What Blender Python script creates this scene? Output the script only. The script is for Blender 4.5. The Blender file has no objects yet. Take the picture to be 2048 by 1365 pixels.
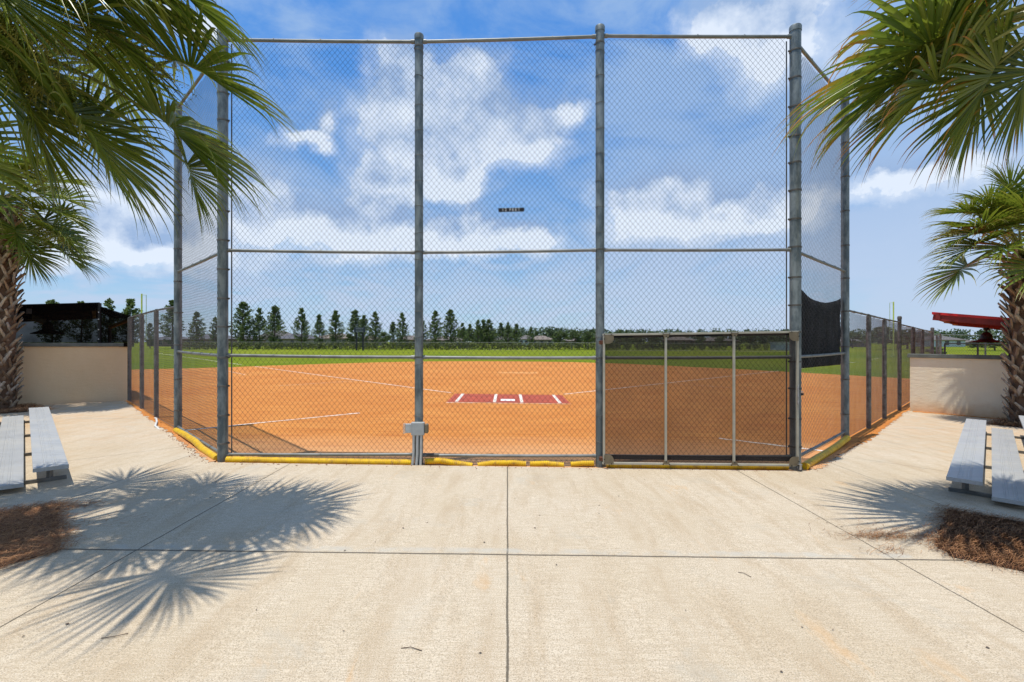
import bpy, math, random
import numpy as np
from mathutils import Vector, Matrix, Quaternion
random.seed(7)
sc = bpy.context.scene
COL = sc.collection
R = math.radians
PI = math.pi

# ------------------------------------------------------------------ basics
def V(*a): return Vector(a)
def zg(x, y):
    """ground height: the whole site falls gently to the right, level far away"""
    f = 1.0 if y < 50 else max(0.0, 1 - (y - 50) / 50.0)
    return -0.0125 * x * f

def link(o, parent=None):
    COL.objects.link(o)
    if parent is not None: o.parent = parent
    return o

def tag(o, label=None, cat=None, group=None, kind=None):
    if label: o['label'] = label
    if cat: o['category'] = cat
    if group: o['group'] = group
    if kind: o['kind'] = kind
    return o

def empty(name, loc, label, cat, group=None, rz=0):
    o = bpy.data.objects.new(name, None); link(o)
    o.location = loc; o.rotation_euler = (0, 0, rz); o.empty_display_size = .2
    return tag(o, label, cat, group)

def rel(o, parent):
    """parent o (built in world coordinates) to an empty that may stand anywhere"""
    o.parent = parent
    o.matrix_parent_inverse = Matrix.LocRotScale(parent.location, parent.rotation_euler, parent.scale).inverted()
    return o

class MB:
    def __init__(s): s.v = []; s.f = []; s.uvt = []
    def add(s, vs, fs):
        n = len(s.v); s.v.extend([tuple(p) for p in vs]); s.f.extend([tuple(i + n for i in f) for f in fs])
    def box(s, c, size, rz=0, m=None):
        x, y, z = size[0] / 2, size[1] / 2, size[2] / 2
        vs = [V(a * x, b * y, d * z) for d in (-1, 1) for b in (-1, 1) for a in (-1, 1)]
        M = Matrix.Translation(c) @ Matrix.Rotation(rz, 4, 'Z')
        if m is not None: M = M @ m
        s.add([M @ p for p in vs], [(0, 2, 3, 1), (4, 5, 7, 6), (0, 1, 5, 4), (2, 6, 7, 3), (0, 4, 6, 2), (1, 3, 7, 5)])
    def bar(s, a, b, w, h, up=V(0, 0, 1)):
        a = Vector(a); b = Vector(b); d = (b - a).normalized()
        u = up
        if abs(d.dot(u)) > .98: u = V(0, 1, 0)
        sd = d.cross(u).normalized(); u = sd.cross(d).normalized()
        vs = [p + sd * (i * w / 2) + u * (j * h / 2) for p in (a, b) for i, j in ((-1, -1), (1, -1), (1, 1), (-1, 1))]
        s.add(vs, [(0, 1, 2, 3), (4, 7, 6, 5), (0, 4, 5, 1), (1, 5, 6, 2), (2, 6, 7, 3), (3, 7, 4, 0)])
    def tube(s, pts, r, n=12, caps=True):
        pts = [Vector(p) for p in pts]; N = len(pts)
        rs = r if isinstance(r, (list, tuple)) else [r] * N
        base = len(s.v); prev = None
        for i, p in enumerate(pts):
            t = (pts[min(i + 1, N - 1)] - pts[max(i - 1, 0)]).normalized()
            if prev is None:
                a = V(0, 0, 1) if abs(t.z) < .9 else V(1, 0, 0)
                u = t.cross(a).normalized()
            else:
                u = (prev - t * prev.dot(t)).normalized()
            prev = u; w = t.cross(u)
            for k in range(n):
                an = 2 * PI * k / n
                s.v.append(tuple(p + (u * math.cos(an) + w * math.sin(an)) * rs[i]))
        for i in range(N - 1):
            for k in range(n):
                k2 = (k + 1) % n
                s.f.append((base + i * n + k, base + i * n + k2, base + (i + 1) * n + k2, base + (i + 1) * n + k))
        if caps:
            s.f.append(tuple(base + k for k in reversed(range(n))))
            s.f.append(tuple(base + (N - 1) * n + k for k in range(n)))
    def lathe(s, c, prof, n=20):
        base = len(s.v); c = Vector(c)
        for (r, z) in prof:
            for k in range(n):
                a = 2 * PI * k / n; s.v.append((c.x + r * math.cos(a), c.y + r * math.sin(a), c.z + z))
        for i in range(len(prof) - 1):
            for k in range(n):
                k2 = (k + 1) % n
                s.f.append((base + i * n + k, base + i * n + k2, base + (i + 1) * n + k2, base + (i + 1) * n + k))
    def poly(s, pts): s.add(pts, [tuple(range(len(pts)))])
    def prism(s, pts, z0, z1):
        n = len(pts)
        vs = [(p[0], p[1], z0 + (p[2] if len(p) > 2 else 0)) for p in pts] + [(p[0], p[1], z1 + (p[2] if len(p) > 2 else 0)) for p in pts]
        s.add(vs, [tuple(reversed(range(n))), tuple(range(n, 2 * n))] + [(i, (i + 1) % n, (i + 1) % n + n, i + n) for i in range(n)])
    def build(s, name, m, parent=None, smooth=False, bevel=0, sharp=40):
        me = bpy.data.meshes.new(name)
        me.from_pydata(s.v, [], s.f); me.update()
        o = bpy.data.objects.new(name, me)
        if m: me.materials.append(m)
        if smooth:
            me.polygons.foreach_set('use_smooth', [True] * len(me.polygons))
            me.set_sharp_from_angle(angle=R(sharp))
        link(o)
        if parent is not None: rel(o, parent)
        if bevel:
            b = o.modifiers.new('b', 'BEVEL'); b.width = bevel; b.segments = 2; b.limit_method = 'ANGLE'
        return o

def npmesh(name, verts, quads, m, parent=None, attr=None, smooth=False):
    me = bpy.data.meshes.new(name)
    nv = len(verts); nf = len(quads); k = quads.shape[1]
    me.vertices.add(nv); me.vertices.foreach_set('co', np.asarray(verts, dtype=np.float32).ravel())
    me.loops.add(nf * k); me.loops.foreach_set('vertex_index', np.asarray(quads, dtype=np.int32).ravel())
    me.polygons.add(nf)
    me.polygons.foreach_set('loop_start', np.arange(0, nf * k, k, dtype=np.int32))
    me.update(calc_edges=True)
    if attr is not None:
        ca = me.color_attributes.new('Col', 'FLOAT_COLOR', 'POINT')
        ca.data.foreach_set('color', np.asarray(attr, dtype=np.float32).ravel())
    if smooth: me.polygons.foreach_set('use_smooth', [True] * nf)
    me.materials.append(m)
    o = bpy.data.objects.new(name, me); link(o)
    if parent is not None: rel(o, parent)
    return o

# ------------------------------------------------------------------ materials
class NT:
    def __init__(s, name):
        s.m = bpy.data.materials.new(name); s.m.use_nodes = True
        s.t = s.m.node_tree; s.n = s.t.nodes; s.l = s.t.links
        s.p = s.n['Principled BSDF']; s.out = s.n['Material Output']
        s.tc = s.n.new('ShaderNodeTexCoord')
    def lk(s, a, b): s.l.new(a, b)
    def noise(s, scale, detail=5, rough=.55, vec=None, dist=0, stretch=None):
        n = s.n.new('ShaderNodeTexNoise'); n.inputs['Scale'].default_value = scale
        n.inputs['Detail'].default_value = detail; n.inputs['Roughness'].default_value = rough
        n.inputs['Distortion'].default_value = dist
        src = vec if vec is not None else s.tc.outputs['Object']
        if stretch:
            mp = s.n.new('ShaderNodeMapping'); mp.inputs['Scale'].default_value = stretch[0]
            mp.inputs['Rotation'].default_value = stretch[1] if len(stretch) > 1 else (0, 0, 0)
            s.lk(src, mp.inputs['Vector']); src = mp.outputs[0]
        s.lk(src, n.inputs['Vector'])
        return n.outputs['Fac']
    def ramp(s, fac, stops, interp='LINEAR'):
        r = s.n.new('ShaderNodeValToRGB'); cr = r.color_ramp; cr.interpolation = interp
        while len(cr.elements) < len(stops): cr.elements.new(.5)
        for e, (p, c) in zip(cr.elements, stops):
            e.position = p; e.color = (c, c, c, 1) if isinstance(c, (int, float)) else (*c, 1)
        s.lk(fac, r.inputs['Fac']); return r.outputs['Color']
    def mix(s, fac, a, b, typ='MIX'):
        x = s.n.new('ShaderNodeMix'); x.data_type = 'RGBA'; x.blend_type = typ
        for sock, val in ((x.inputs['Factor'], fac), (x.inputs['A'], a), (x.inputs['B'], b)):
            if hasattr(val, 'type') and hasattr(val, 'is_linked'): s.lk(val, sock)
            elif isinstance(val, (int, float)):
                sock.default_value = val if sock.type == 'VALUE' else (val, val, val, 1)
            else: sock.default_value = (*val, 1)
        return x.outputs['Result']
    def math(s, op, a, b=None, c=None):
        x = s.n.new('ShaderNodeMath'); x.operation = op
        for i, val in enumerate((a, b, c)):
            if val is None: continue
            if isinstance(val, (int, float)): x.inputs[i].default_value = val
            else: s.lk(val, x.inputs[i])
        return x.outputs[0]
    def bump(s, h, strength=.3, dist=.01):
        b = s.n.new('ShaderNodeBump'); b.inputs['Strength'].default_value = strength; b.inputs['Distance'].default_value = dist
        s.lk(h, b.inputs['Height']); s.lk(b.outputs[0], s.p.inputs['Normal'])
    def base(s, c):
        if hasattr(c, 'type'): s.lk(c, s.p.inputs['Base Color'])
        else: s.p.inputs['Base Color'].default_value = (*c, 1)
    def rough(s, r):
        if hasattr(r, 'type'): s.lk(r, s.p.inputs['Roughness'])
        else: s.p.inputs['Roughness'].default_value = r
    def metal(s, v): s.p.inputs['Metallic'].default_value = v

def simple(name, col, rough=.6, metal=0, var=.25, scale=6, bump=0, bscale=60, spec=.5, stretch=None):
    t = NT(name)
    f = t.noise(scale, 6, .6, stretch=stretch)
    dark = tuple(c * (1 - var) for c in col); lite = tuple(min(1, c * (1 + var)) for c in col)
    t.base(t.ramp(f, [(.3, dark), (.7, lite)]))
    t.rough(rough); t.metal(metal); t.p.inputs['Specular IOR Level'].default_value = spec
    if bump: t.bump(t.noise(bscale, 5, .6), bump, .01)
    return t.m

M = {}
M['galv'] = (lambda t: (t.base(t.mix(t.ramp(t.noise(9, 6, .65, stretch=((1, 1, .35),)), [(.42, 0.), (.62, 1.)]), (.10, .125, .13), (.235, .265, .26))),
                        t.rough(t.ramp(t.noise(14, 4), [(.3, .38), (.7, .62)])), t.metal(.3), t.m)[-1])(NT('galvanised steel'))
M['galv_dark'] = (lambda t: (t.base(t.mix(t.ramp(t.noise(7, 7, .7), [(.4, 0.), (.65, 1.)]), (.085, .08, .068), (.20, .195, .178))),
                             t.rough(.6), t.metal(.4), t.bump(t.noise(80, 4), .15, .004), t.m)[-1])(NT('weathered steel post'))
M['rail'] = simple('galvanised rail', (.19, .20, .19), .5, .3, .25, 5)
M['wire'] = simple('chain link wire', (.03, .034, .04), .6, .2, .3, 3)
M['wire_old'] = simple('old chain link wire', (.15, .148, .145), .55, .3, .35, 3)
M['wire_black'] = simple('black coated wire', (.02, .02, .022), .5, 0, .2, 3)
M['tan_frame'] = simple('tan painted frame', (.40, .38, .30), .45, .1, .15, 8)
M['tan_plate'] = simple('tan gusset plate', (.17, .135, .08), .5, .05, .2, 12)
M['rust'] = simple('rusty steel', (.13, .05, .025), .8, .2, .5, 20)
M['black'] = simple('black plastic', (.012, .012, .013), .5, 0, .2, 10)
M['white'] = simple('white paint', (.72, .72, .70), .5, 0, .06, 10)
M['redpaint'] = simple('red painted steel', (.62, .015, .02), .42, 0, .15, 5)
M['darkred'] = simple('dark red painted timber', (.22, .02, .018), .6, 0, .25, 5)
M['trunkpine'] = simple('pine bark', (.10, .07, .05), .9, 0, .4, 4)
M['boxgrey'] = simple('grey plastic box', (.36, .38, .37), .5, .1, .08, 20)
M['conduit'] = simple('grey conduit', (.40, .42, .41), .45, .2, .15, 10)
M['rubber'] = simple('wheel rubber', (.06, .06, .06), .6)
M['castersteel'] = simple('caster steel', (.45, .45, .44), .4, .8, .3, 20)
M['hose'] = simple('white pvc hose', (.62, .61, .57), .5, 0, .12, 10)
M['polepaint'] = simple('yellow pole paint', (.62, .66, .12), .5, 0, .15, 3)
M['polegrey'] = simple('pale yellow mesh pole', (.50, .55, .35), .5, 0, .15, 3)
M['fanmetal'] = simple('dark bronze metal', (.025, .018, .014), .5, .3, .4, 8)
M['aluframe'] = simple('bleacher frame steel', (.16, .155, .14), .6, .4, .4, 7)

def m_alu():
    t = NT('brushed aluminium plank')
    f = t.noise(9, 6, .6, stretch=((.25, 6, 6), (0, 0, R(-45))))
    g = t.noise(2.2, 4, .6)
    c = t.mix(t.ramp(f, [(.3, 0.), (.75, 1.)]), (.40, .41, .405), (.54, .55, .54))
    c = t.mix(t.ramp(g, [(.45, 0.), (.75, .5)]), c, (.45, .42, .35))
    t.base(c); t.rough(t.ramp(g, [(.3, .36), (.7, .55)])); t.metal(.3)
    t.bump(t.noise(120, 3, .6), .08, .003); return t.m
M['alu'] = m_alu()

def m_concrete():
    t = NT('broom finished concrete')
    P = t.tc.outputs['Object']
    big = t.noise(.55, 6, .6, dist=.4)
    mid = t.noise(1.7, 9, .7, dist=.3, stretch=((2.6, .5, 1), (0, 0, R(72))))
    fine = t.noise(130, 5, .8)
    spk = t.noise(230, 2, .6)
    c = t.mix(t.ramp(big, [(.35, 0.), (.65, 1.)]), (.585, .49, .35), (.66, .575, .445))
    c = t.mix(t.ramp(mid, [(.46, 0.), (.70, .75)]), c, (.46, .345, .215))
    c = t.mix(t.ramp(fine, [(.38, .9), (.53, 0.)]), c, (.20, .155, .10))
    brs = t.noise(34, 5, .7, stretch=((.22, 2.6, 1), (0, 0, R(4))))
    c = t.mix(t.ramp(brs, [(.42, .45), (.56, 0.)]), c, (.37, .29, .19))
    c = t.mix(t.ramp(spk, [(.58, 0.), (.70, .8)]), c, (.70, .64, .54))
    # grey mineral patches
    gr = t.noise(1.3, 6, .7, dist=.5)
    c = t.mix(t.ramp(gr, [(.56, 0.), (.72, .45)]), c, (.40, .38, .32))
    # clay tracked in from the field: nearer the fences and in a few trails
    sep = t.n.new('ShaderNodeSeparateXYZ'); t.lk(P, sep.inputs[0])
    ax = t.math('ABSOLUTE', sep.outputs['X'])
    s1 = t.math('SUBTRACT', t.math('ADD', ax, sep.outputs['Y']), 17.0)
    wob = t.noise(3.2, 6, .7, stretch=((.8, 2.2, 1), (0, 0, R(8))))
    clay = t.math('MULTIPLY', t.ramp(t.math('MULTIPLY', t.math('ADD', s1, 6), .12), [(.12, 0.), (1, 1.)]), t.ramp(wob, [(.42, .12), (.7, .85)]))
    c = t.mix(t.math('MULTIPLY', clay, .75), c, (.52, .31, .15))
    edge = t.ramp(t.math('ADD', t.math('MULTIPLY', t.math('SUBTRACT', t.math('SUBTRACT', ax, sep.outputs['Y']), -2.95), .9), t.math('MULTIPLY', wob, .9)), [(.0, 1.), (.55, 0.)])
    far = t.ramp(t.math('MULTIPLY', t.math('SUBTRACT', sep.outputs['Y'], 6.7), 1.2), [(0, 0.), (1, 1.)])
    c = t.mix(t.math('MULTIPLY', t.math('MULTIPLY', edge, far), .0), c, (.60, .33, .14))
    trail = t.noise(1.25, 5, .65, dist=.7, stretch=((2.0, .75, 1), (0, 0, R(-28))))
    c = t.mix(t.ramp(trail, [(.63, 0.), (.76, .6)]), c, (.56, .34, .15))
    # joints
    wobj = t.math('ADD', t.math('MULTIPLY', t.math('SUBTRACT', t.noise(2.0, 5, .7), .5), .02), t.math('MULTIPLY', t.math('SUBTRACT', t.noise(35, 5, .8), .5), .012))
    X, Y = sep.outputs['X'], sep.outputs['Y']
    def joint(a, b, d, w, cond=None):   # |a x + b y - d| < w
        e = t.math('ABSOLUTE', t.math('ADD', t.math('SUBTRACT', t.math('ADD', t.math('MULTIPLY', X, a), t.math('MULTIPLY', Y, b)), d), wobj))
        v = t.ramp(t.math('DIVIDE', e, w), [(.45, 1.), (1., 0.)])
        if cond is not None: v = t.math('MULTIPLY', v, cond)
        return v
    s2 = .7071
    inner = t.math('LESS_THAN', ax, 4.85)
    outer = t.math('GREATER_THAN', ax, 4.75)
    js = [joint(1, 0, 0.0, .009), joint(0, 1, 3.98, .015, t.math('LESS_THAN', ax, 3.75)), joint(1, 0, 3.19, .008), joint(1, 0, -3.05, .008),
          joint(1, 0, 4.82, .006, t.math('GREATER_THAN', Y, 5.0)), joint(1, 0, -4.72, .006, t.math('GREATER_THAN', Y, 5.0)),
          joint(-s2, s2, s2 * 12.95, .006, t.math('LESS_THAN', X, -4.7)), joint(s2, s2, s2 * 12.98, .006, t.math('GREATER_THAN', X, 4.8)),
          joint(0, 1, 10.3, .006, outer), joint(0, 1, .9, .008)]
    jm = js[0]
    for j in js[1:]: jm = t.math('MAXIMUM', jm, j)
    c = t.mix(t.math('MULTIPLY', jm, .82), c, (.055, .048, .035))
    lip = t.ramp(t.math('DIVIDE', t.math('ABSOLUTE', t.math('SUBTRACT', Y, 4.05)), .07), [(.3, 1.), (1., 0.)])
    lip = t.math('MULTIPLY', t.math('MULTIPLY', lip, t.ramp(t.noise(6, 5), [(.4, 0.), (.6, .6)])), t.math('LESS_THAN', ax, 3.4))
    c = t.mix(lip, c, (.44, .43, .38))
    t.base(c); t.rough(.88); t.p.inputs['Specular IOR Level'].default_value = .25
    broom = t.noise(40, 4, .6, stretch=((.35, 2.2, 1), (0, 0, R(4))))
    h = t.math('ADD', t.math('ADD', t.math('MULTIPLY', fine, .8), t.math('MULTIPLY', broom, .5)), t.math('MULTIPLY', jm, -3))
    t.bump(h, .5, .006)
    return t.m
M['concrete'] = m_concrete()

def m_dirt():
    t = NT('infield clay')
    big = t.noise(.35, 6, .6, dist=.5)
    mid = t.noise(1.1, 9, .75, stretch=((.5, 2.0, 1), (0, 0, R(3))))
    fine = t.noise(22, 6, .75)
    c = t.mix(t.ramp(big, [(.35, 0.), (.68, 1.)]), (.52, .195, .040), (.60, .26, .062))
    ln = t.noise(3.2, 8, .8, stretch=((.25, 3.2, 1), (0, 0, R(-2))))
    c = t.mix(t.ramp(ln, [(.49, 0.), (.60, .7)]), c, (.37, .11, .024))
    pl = t.noise(.9, 8, .75, dist=.8, stretch=((.6, 1.4, 1), (0, 0, 0)))
    c = t.mix(t.ramp(pl, [(.54, 0.), (.72, .6)]), c, (.64, .31, .085))
    sc_ = t.noise(5.5, 6, .8, dist=1.2)
    c = t.mix(t.ramp(sc_, [(.60, 0.), (.70, .45)]), c, (.34, .115, .03))
    c = t.mix(t.ramp(sc_, [(.30, .4), (.40, 0.)]), c, (.70, .38, .13))
    c = t.mix(t.ramp(mid, [(.45, 0.), (.75, .6)]), c, (.42, .14, .032))
    c = t.mix(t.ramp(fine, [(.3, .5), (.55, 0.)]), c, (.36, .13, .045))
    # paler, drier strip close to the backstop
    sep = t.n.new('ShaderNodeSeparateXYZ'); t.lk(t.tc.outputs['Object'], sep.inputs[0])
    d = t.ramp(t.math('MULTIPLY', t.math('SUBTRACT', t.math('ADD', sep.outputs['Y'], t.math('MULTIPLY', mid, 1.5)), 7.0), .35), [(0, .75), (1, 0.)])
    c = t.mix(d, c, (.62, .40, .23))
    g = t.ramp(t.math('MULTIPLY', t.math('SUBTRACT', t.math('ABSOLUTE', t.math('SUBTRACT', sep.outputs['Y'], 27)), 0), .5), [(0, .25), (1, 0.)])
    t.base(c); t.rough(.95); t.p.inputs['Specular IOR Level'].default_value = .15
    t.bump(t.math('ADD', fine, t.math('MULTIPLY', t.noise(6, 5), 1.5)), .5, .02)
    return t.m
M['dirt'] = m_dirt()

def m_grass():
    t = NT('mown grass')
    big = t.noise(.05, 6, .65, dist=.5)
    mid = t.noise(.4, 7, .7)
    fine = t.noise(9, 5, .8)
    c = t.mix(t.ramp(big, [(.35, 0.), (.68, 1.)]), (.12, .175, .010), (.215, .235, .018))
    c = t.mix(t.ramp(mid, [(.52, 0.), (.78, .6)]), c, (.22, .21, .06))
    c = t.mix(t.ramp(fine, [(.3, .45), (.6, 0.)]), c, (.06, .09, .010))
    t.base(c); t.rough(1.); t.p.inputs['Specular IOR Level'].default_value = .03
    t.bump(fine, .6, .05); return t.m
M['grass'] = m_grass()

def m_stucco(name, a, b, stain=False):
    t = NT(name)
    c = t.mix(t.ramp(t.noise(1.4, 6, .6, stretch=((1, 1, .5),)), [(.35, 0.), (.65, 1.)]), a, b)
    if stain:
        sep = t.n.new('ShaderNodeSeparateXYZ'); t.lk(t.tc.outputs['Object'], sep.inputs[0])
        f = t.ramp(t.math('ADD', t.math('MULTIPLY', sep.outputs['Z'], 1.3), t.math('MULTIPLY', t.noise(2.5, 6, .65), .6)), [(.15, .85), (.62, 0.)])
        c = t.mix(f, c, (.62, .40, .20))
    t.base(c); t.rough(.9); t.p.inputs['Specular IOR Level'].default_value = .2
    h = t.math('ADD', t.math('MULTIPLY', t.noise(5, 5, .6, stretch=((1, 1, 3),)), 2.2), t.noise(60, 4))
    t.bump(h, .35, .012); return t.m
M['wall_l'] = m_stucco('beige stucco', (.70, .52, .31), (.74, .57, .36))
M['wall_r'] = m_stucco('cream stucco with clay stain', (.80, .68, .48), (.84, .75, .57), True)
M['cap'] = simple('grey green painted cap', (.115, .13, .115), .75, 0, .3, 5, .2, 30)

def m_leaf(name, cols, tipcol, tipamt, trans=.3, rough=.38):
    t = NT(name)
    at = t.n.new('ShaderNodeAttribute'); at.attribute_name = 'Col'
    sp = t.n.new('ShaderNodeSeparateColor'); t.lk(at.outputs['Color'], sp.inputs[0])
    tt, rnd, rn2 = sp.outputs[0], sp.outputs[1], sp.outputs[2]
    c = t.ramp(rnd, [(i / (len(cols) - 1), k) for i, k in enumerate(cols)])
    tip = t.math('MULTIPLY', t.ramp(t.math('ADD', t.math('MULTIPLY', tt, .8), t.math('MULTIPLY', rn2, .42)), [(.78, 0.), (.95, 1.)]), tipamt)
    c = t.mix(tip, c, tipcol)
    t.base(c); t.rough(rough); t.p.inputs['Specular IOR Level'].default_value = .5
    tr = t.n.new('ShaderNodeBsdfTranslucent'); t.lk(t.mix(.5, c, (.25, .32, .03), 'MIX'), tr.inputs['Color'])
    mx = t.n.new('ShaderNodeMixShader'); mx.inputs[0].default_value = trans
    t.lk(t.p.outputs[0], mx.inputs[1]); t.lk(tr.outputs[0], mx.inputs[2]); t.lk(mx.outputs[0], t.out.inputs['Surface'])
    return t.m
M['palm'] = m_leaf('palm leaf', [(.06, .105, .012), (.11, .17, .018), (.21, .26, .032), (.13, .19, .022)], (.26, .22, .05), .8, .3, .3)
M['palm_r'] = m_leaf('palm leaf with dry orange tips', [(.05, .10, .014), (.10, .165, .020), (.22, .27, .032), (.13, .19, .024)], (.52, .20, .025), .95, .32, .33)
M['pine'] = m_leaf('pine needles', [(.045, .085, .018), (.07, .12, .026), (.12, .17, .036), (.08, .13, .026)], (.1, .13, .03), .3, .15, .6)
M['bush'] = m_leaf('shrub leaves', [(.05, .075, .014), (.08, .105, .02), (.13, .145, .025), (.07, .10, .02)], (.18, .17, .04), .5, .2, .6)
M['darktree'] = m_leaf('broadleaf tree leaves', [(.035, .065, .016), (.055, .09, .022), (.09, .135, .03), (.06, .10, .022)], (.08, .11, .03), .3, .15, .6)
M['farwood'] = m_leaf('distant wood leaves', [(.035, .065, .035), (.05, .085, .04), (.075, .115, .05), (.05, .09, .04)], (.08, .12, .05), .3, .1, .7)
M['flower'] = simple('yellow green flower stalk', (.34, .33, .06), .7, 0, .35, 12)
M['petiole'] = simple('palm stem', (.20, .22, .05), .45, 0, .3, 6)
M['straw'] = m_leaf('pine straw', [(.10, .04, .016), (.22, .09, .036), (.48, .25, .11), (.30, .13, .05)], (.4, .2, .08), .4, .05, .8)
M['strawbase'] = simple('straw bed base', (.06, .027, .014), .95, 0, .5, 12, .8, 40)
def m_boot():
    t = NT('palm boots')
    at = t.n.new('ShaderNodeAttribute'); at.attribute_name = 'Col'
    sp = t.n.new('ShaderNodeSeparateColor'); t.lk(at.outputs['Color'], sp.inputs[0])
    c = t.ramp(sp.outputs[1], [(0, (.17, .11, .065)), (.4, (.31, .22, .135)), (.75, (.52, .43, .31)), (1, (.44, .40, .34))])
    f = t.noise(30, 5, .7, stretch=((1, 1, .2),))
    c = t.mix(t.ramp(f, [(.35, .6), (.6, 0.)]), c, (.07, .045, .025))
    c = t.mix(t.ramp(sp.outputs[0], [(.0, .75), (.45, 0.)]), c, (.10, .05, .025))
    t.base(c); t.rough(.85); t.bump(f, .4, .01); return t.m
M['boot'] = m_boot()

def m_screen(name, op, col, tint=(1, 1, 1)):
    t = NT(name)
    tp = t.n.new('ShaderNodeBsdfTransparent'); tp.inputs[0].default_value = (*tint, 1)
    df = t.n.new('ShaderNodeBsdfDiffuse'); df.inputs[0].default_value = (*col, 1)
    mx = t.n.new('ShaderNodeMixShader')
    f = t.noise(3, 4)
    t.lk(t.ramp(f, [(.3, op - .03), (.7, op + .03)]), mx.inputs[0])
    t.lk(tp.outputs[0], mx.inputs[1]); t.lk(df.outputs[0], mx.inputs[2]); t.lk(mx.outputs[0], t.out.inputs['Surface'])
    return t.m
M['screen'] = m_screen('gate windscreen mesh', .70, (.05, .042, .038))
M['screen_dark'] = m_screen('black shade mesh', .93, (.006, .005, .0045))
M['banner'] = m_screen('black windscreen fabric', .965, (.016, .016, .018))
M['farmesh'] = m_screen('distant chain link', .10, (.10, .11, .10))
M['farmesh_dark'] = m_screen('distant black chain link', .35, (.03, .03, .03))
M['clear'] = m_screen('clear plastic cover', .3, (.6, .6, .58), (.95, .95, .9))

def m_yellow():
    t = NT('yellow plastic pipe')
    f = t.noise(3.5, 5, .6)
    c = t.mix(t.ramp(f, [(.4, 0.), (.7, 1.)]), (.74, .47, .004), (.56, .33, .010))
    c = t.mix(t.ramp(t.noise(14, 6, .7), [(.50, 0.), (.68, .75)]), c, (.34, .17, .05))
    t.base(c); t.rough(.42); return t.m
M['yellow'] = m_yellow()
def m_chalk(name, lo, hi):
    t = NT(name)
    f = t.noise(5, 6, .75); g = t.noise(30, 4, .7)
    c = t.mix(t.ramp(t.math('ADD', t.math('MULTIPLY', f, .7), t.math('MULTIPLY', g, .3)), [(lo, 0.), (hi, 1.)]), (.62, .30, .12), (.78, .72, .64))
    t.base(c); t.rough(.95); return t.m
M['chalk'] = m_chalk('chalk', .36, .50)
M['chalk_worn'] = m_chalk('worn chalk', .47, .62)
M['chalk_faint'] = simple('faint chalk smudge', (.61, .285, .085), .95, 0, .15, 4)
M['mat'] = simple('red rubber mat', (.36, .055, .018), .8, 0, .25, 2.5, .2, 40)
M['matwhite'] = simple('dusty white', (.70, .64, .54), .8, 0, .08, 6)
M['platewhite'] = simple('home plate white', (.80, .79, .76), .6, 0, .05, 6)
M['path'] = simple('pale path', (.42, .38, .27), .95, 0, .2, .3)
for i, (a, b) in enumerate([((.12, .11, .105), .25), ((.17, .14, .115), .2), ((.085, .085, .095), .2), ((.14, .12, .105), .2)]):
    M['roof%d' % i] = simple('shingle roof %d' % i, a, .9, 0, b, 3)
M['hwall'] = simple('house stucco', (.22, .20, .17), .9, 0, .1, .6)
M['hwall_blue'] = simple('pale blue siding', (.46, .53, .58), .8, 0, .08, .6)
M['hwall_brown'] = simple('brown brick', (.17, .12, .09), .9, 0, .2, 1)
M['glass'] = simple('dark window', (.03, .035, .045), .15, 0, .2, 1)

# ------------------------------------------------------------------ camera, sun, sky
cam = bpy.data.cameras.new('camera'); co = bpy.data.objects.new('camera', cam); link(co)
co.location = (0, 0, 1.78); co.rotation_euler = (R(90), R(0.0), 0)
cam.sensor_width = 36; cam.lens = 967 / 2048 * 36; cam.shift_x = 9 / 2048; cam.clip_end = 3000; cam.clip_start = .05
sc.camera = co
SUNV = V(-.165, -.105, 1).normalized()
sl = bpy.data.lights.new('sun', 'SUN'); sl.energy = 3.3; sl.angle = R(.53); sl.color = (1, .94, .85)
so = bpy.data.objects.new('sun', sl); link(so); so.rotation_euler = SUNV.to_track_quat('Z', 'Y').to_euler(); so.location = (0, 0, 30)
so['kind'] = 'structure'

w = bpy.data.worlds.new('World'); sc.world = w; w.use_nodes = True
wt = w.node_tree; wn = wt.nodes; wl = wt.links
for n in list(wn): wn.remove(n)
out = wn.new('ShaderNodeOutputWorld'); bg = wn.new('ShaderNodeBackground'); wl.new(bg.outputs[0], out.inputs[0])
sky = wn.new('ShaderNodeTexSky'); sky.sky_type = 'NISHITA'; sky.sun_disc = False
sky.sun_elevation = math.asin(SUNV.z); sky.sun_rotation = math.atan2(SUNV.x, SUNV.y)
sky.air_density = 1.0; sky.dust_density = .6; sky.ozone_density = 2.0; sky.altitude = 10
def wmath(op, a, b=None, clamp=False):
    x = wn.new('ShaderNodeMath'); x.operation = op; x.use_clamp = clamp
    for i, v in enumerate((a, b)):
        if v is None: continue
        if isinstance(v, (int, float)): x.inputs[i].default_value = v
        else: wl.new(v, x.inputs[i])
    return x.outputs[0]
def wmix(f, a, b, typ='MIX'):
    x = wn.new('ShaderNodeMix'); x.data_type = 'RGBA'; x.blend_type = typ
    for s_, v in ((x.inputs['Factor'], f), (x.inputs['A'], a), (x.inputs['B'], b)):
        if isinstance(v, (int, float)): s_.default_value = v
        elif isinstance(v, tuple): s_.default_value = (*v, 1)
        else: wl.new(v, s_)
    return x.outputs['Result']
def wstep(x, lo, hi):
    m = wn.new('ShaderNodeMapRange'); m.interpolation_type = 'SMOOTHSTEP'
    m.inputs['From Min'].default_value = lo; m.inputs['From Max'].default_value = hi
    wl.new(x, m.inputs['Value']); return m.outputs[0]
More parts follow.
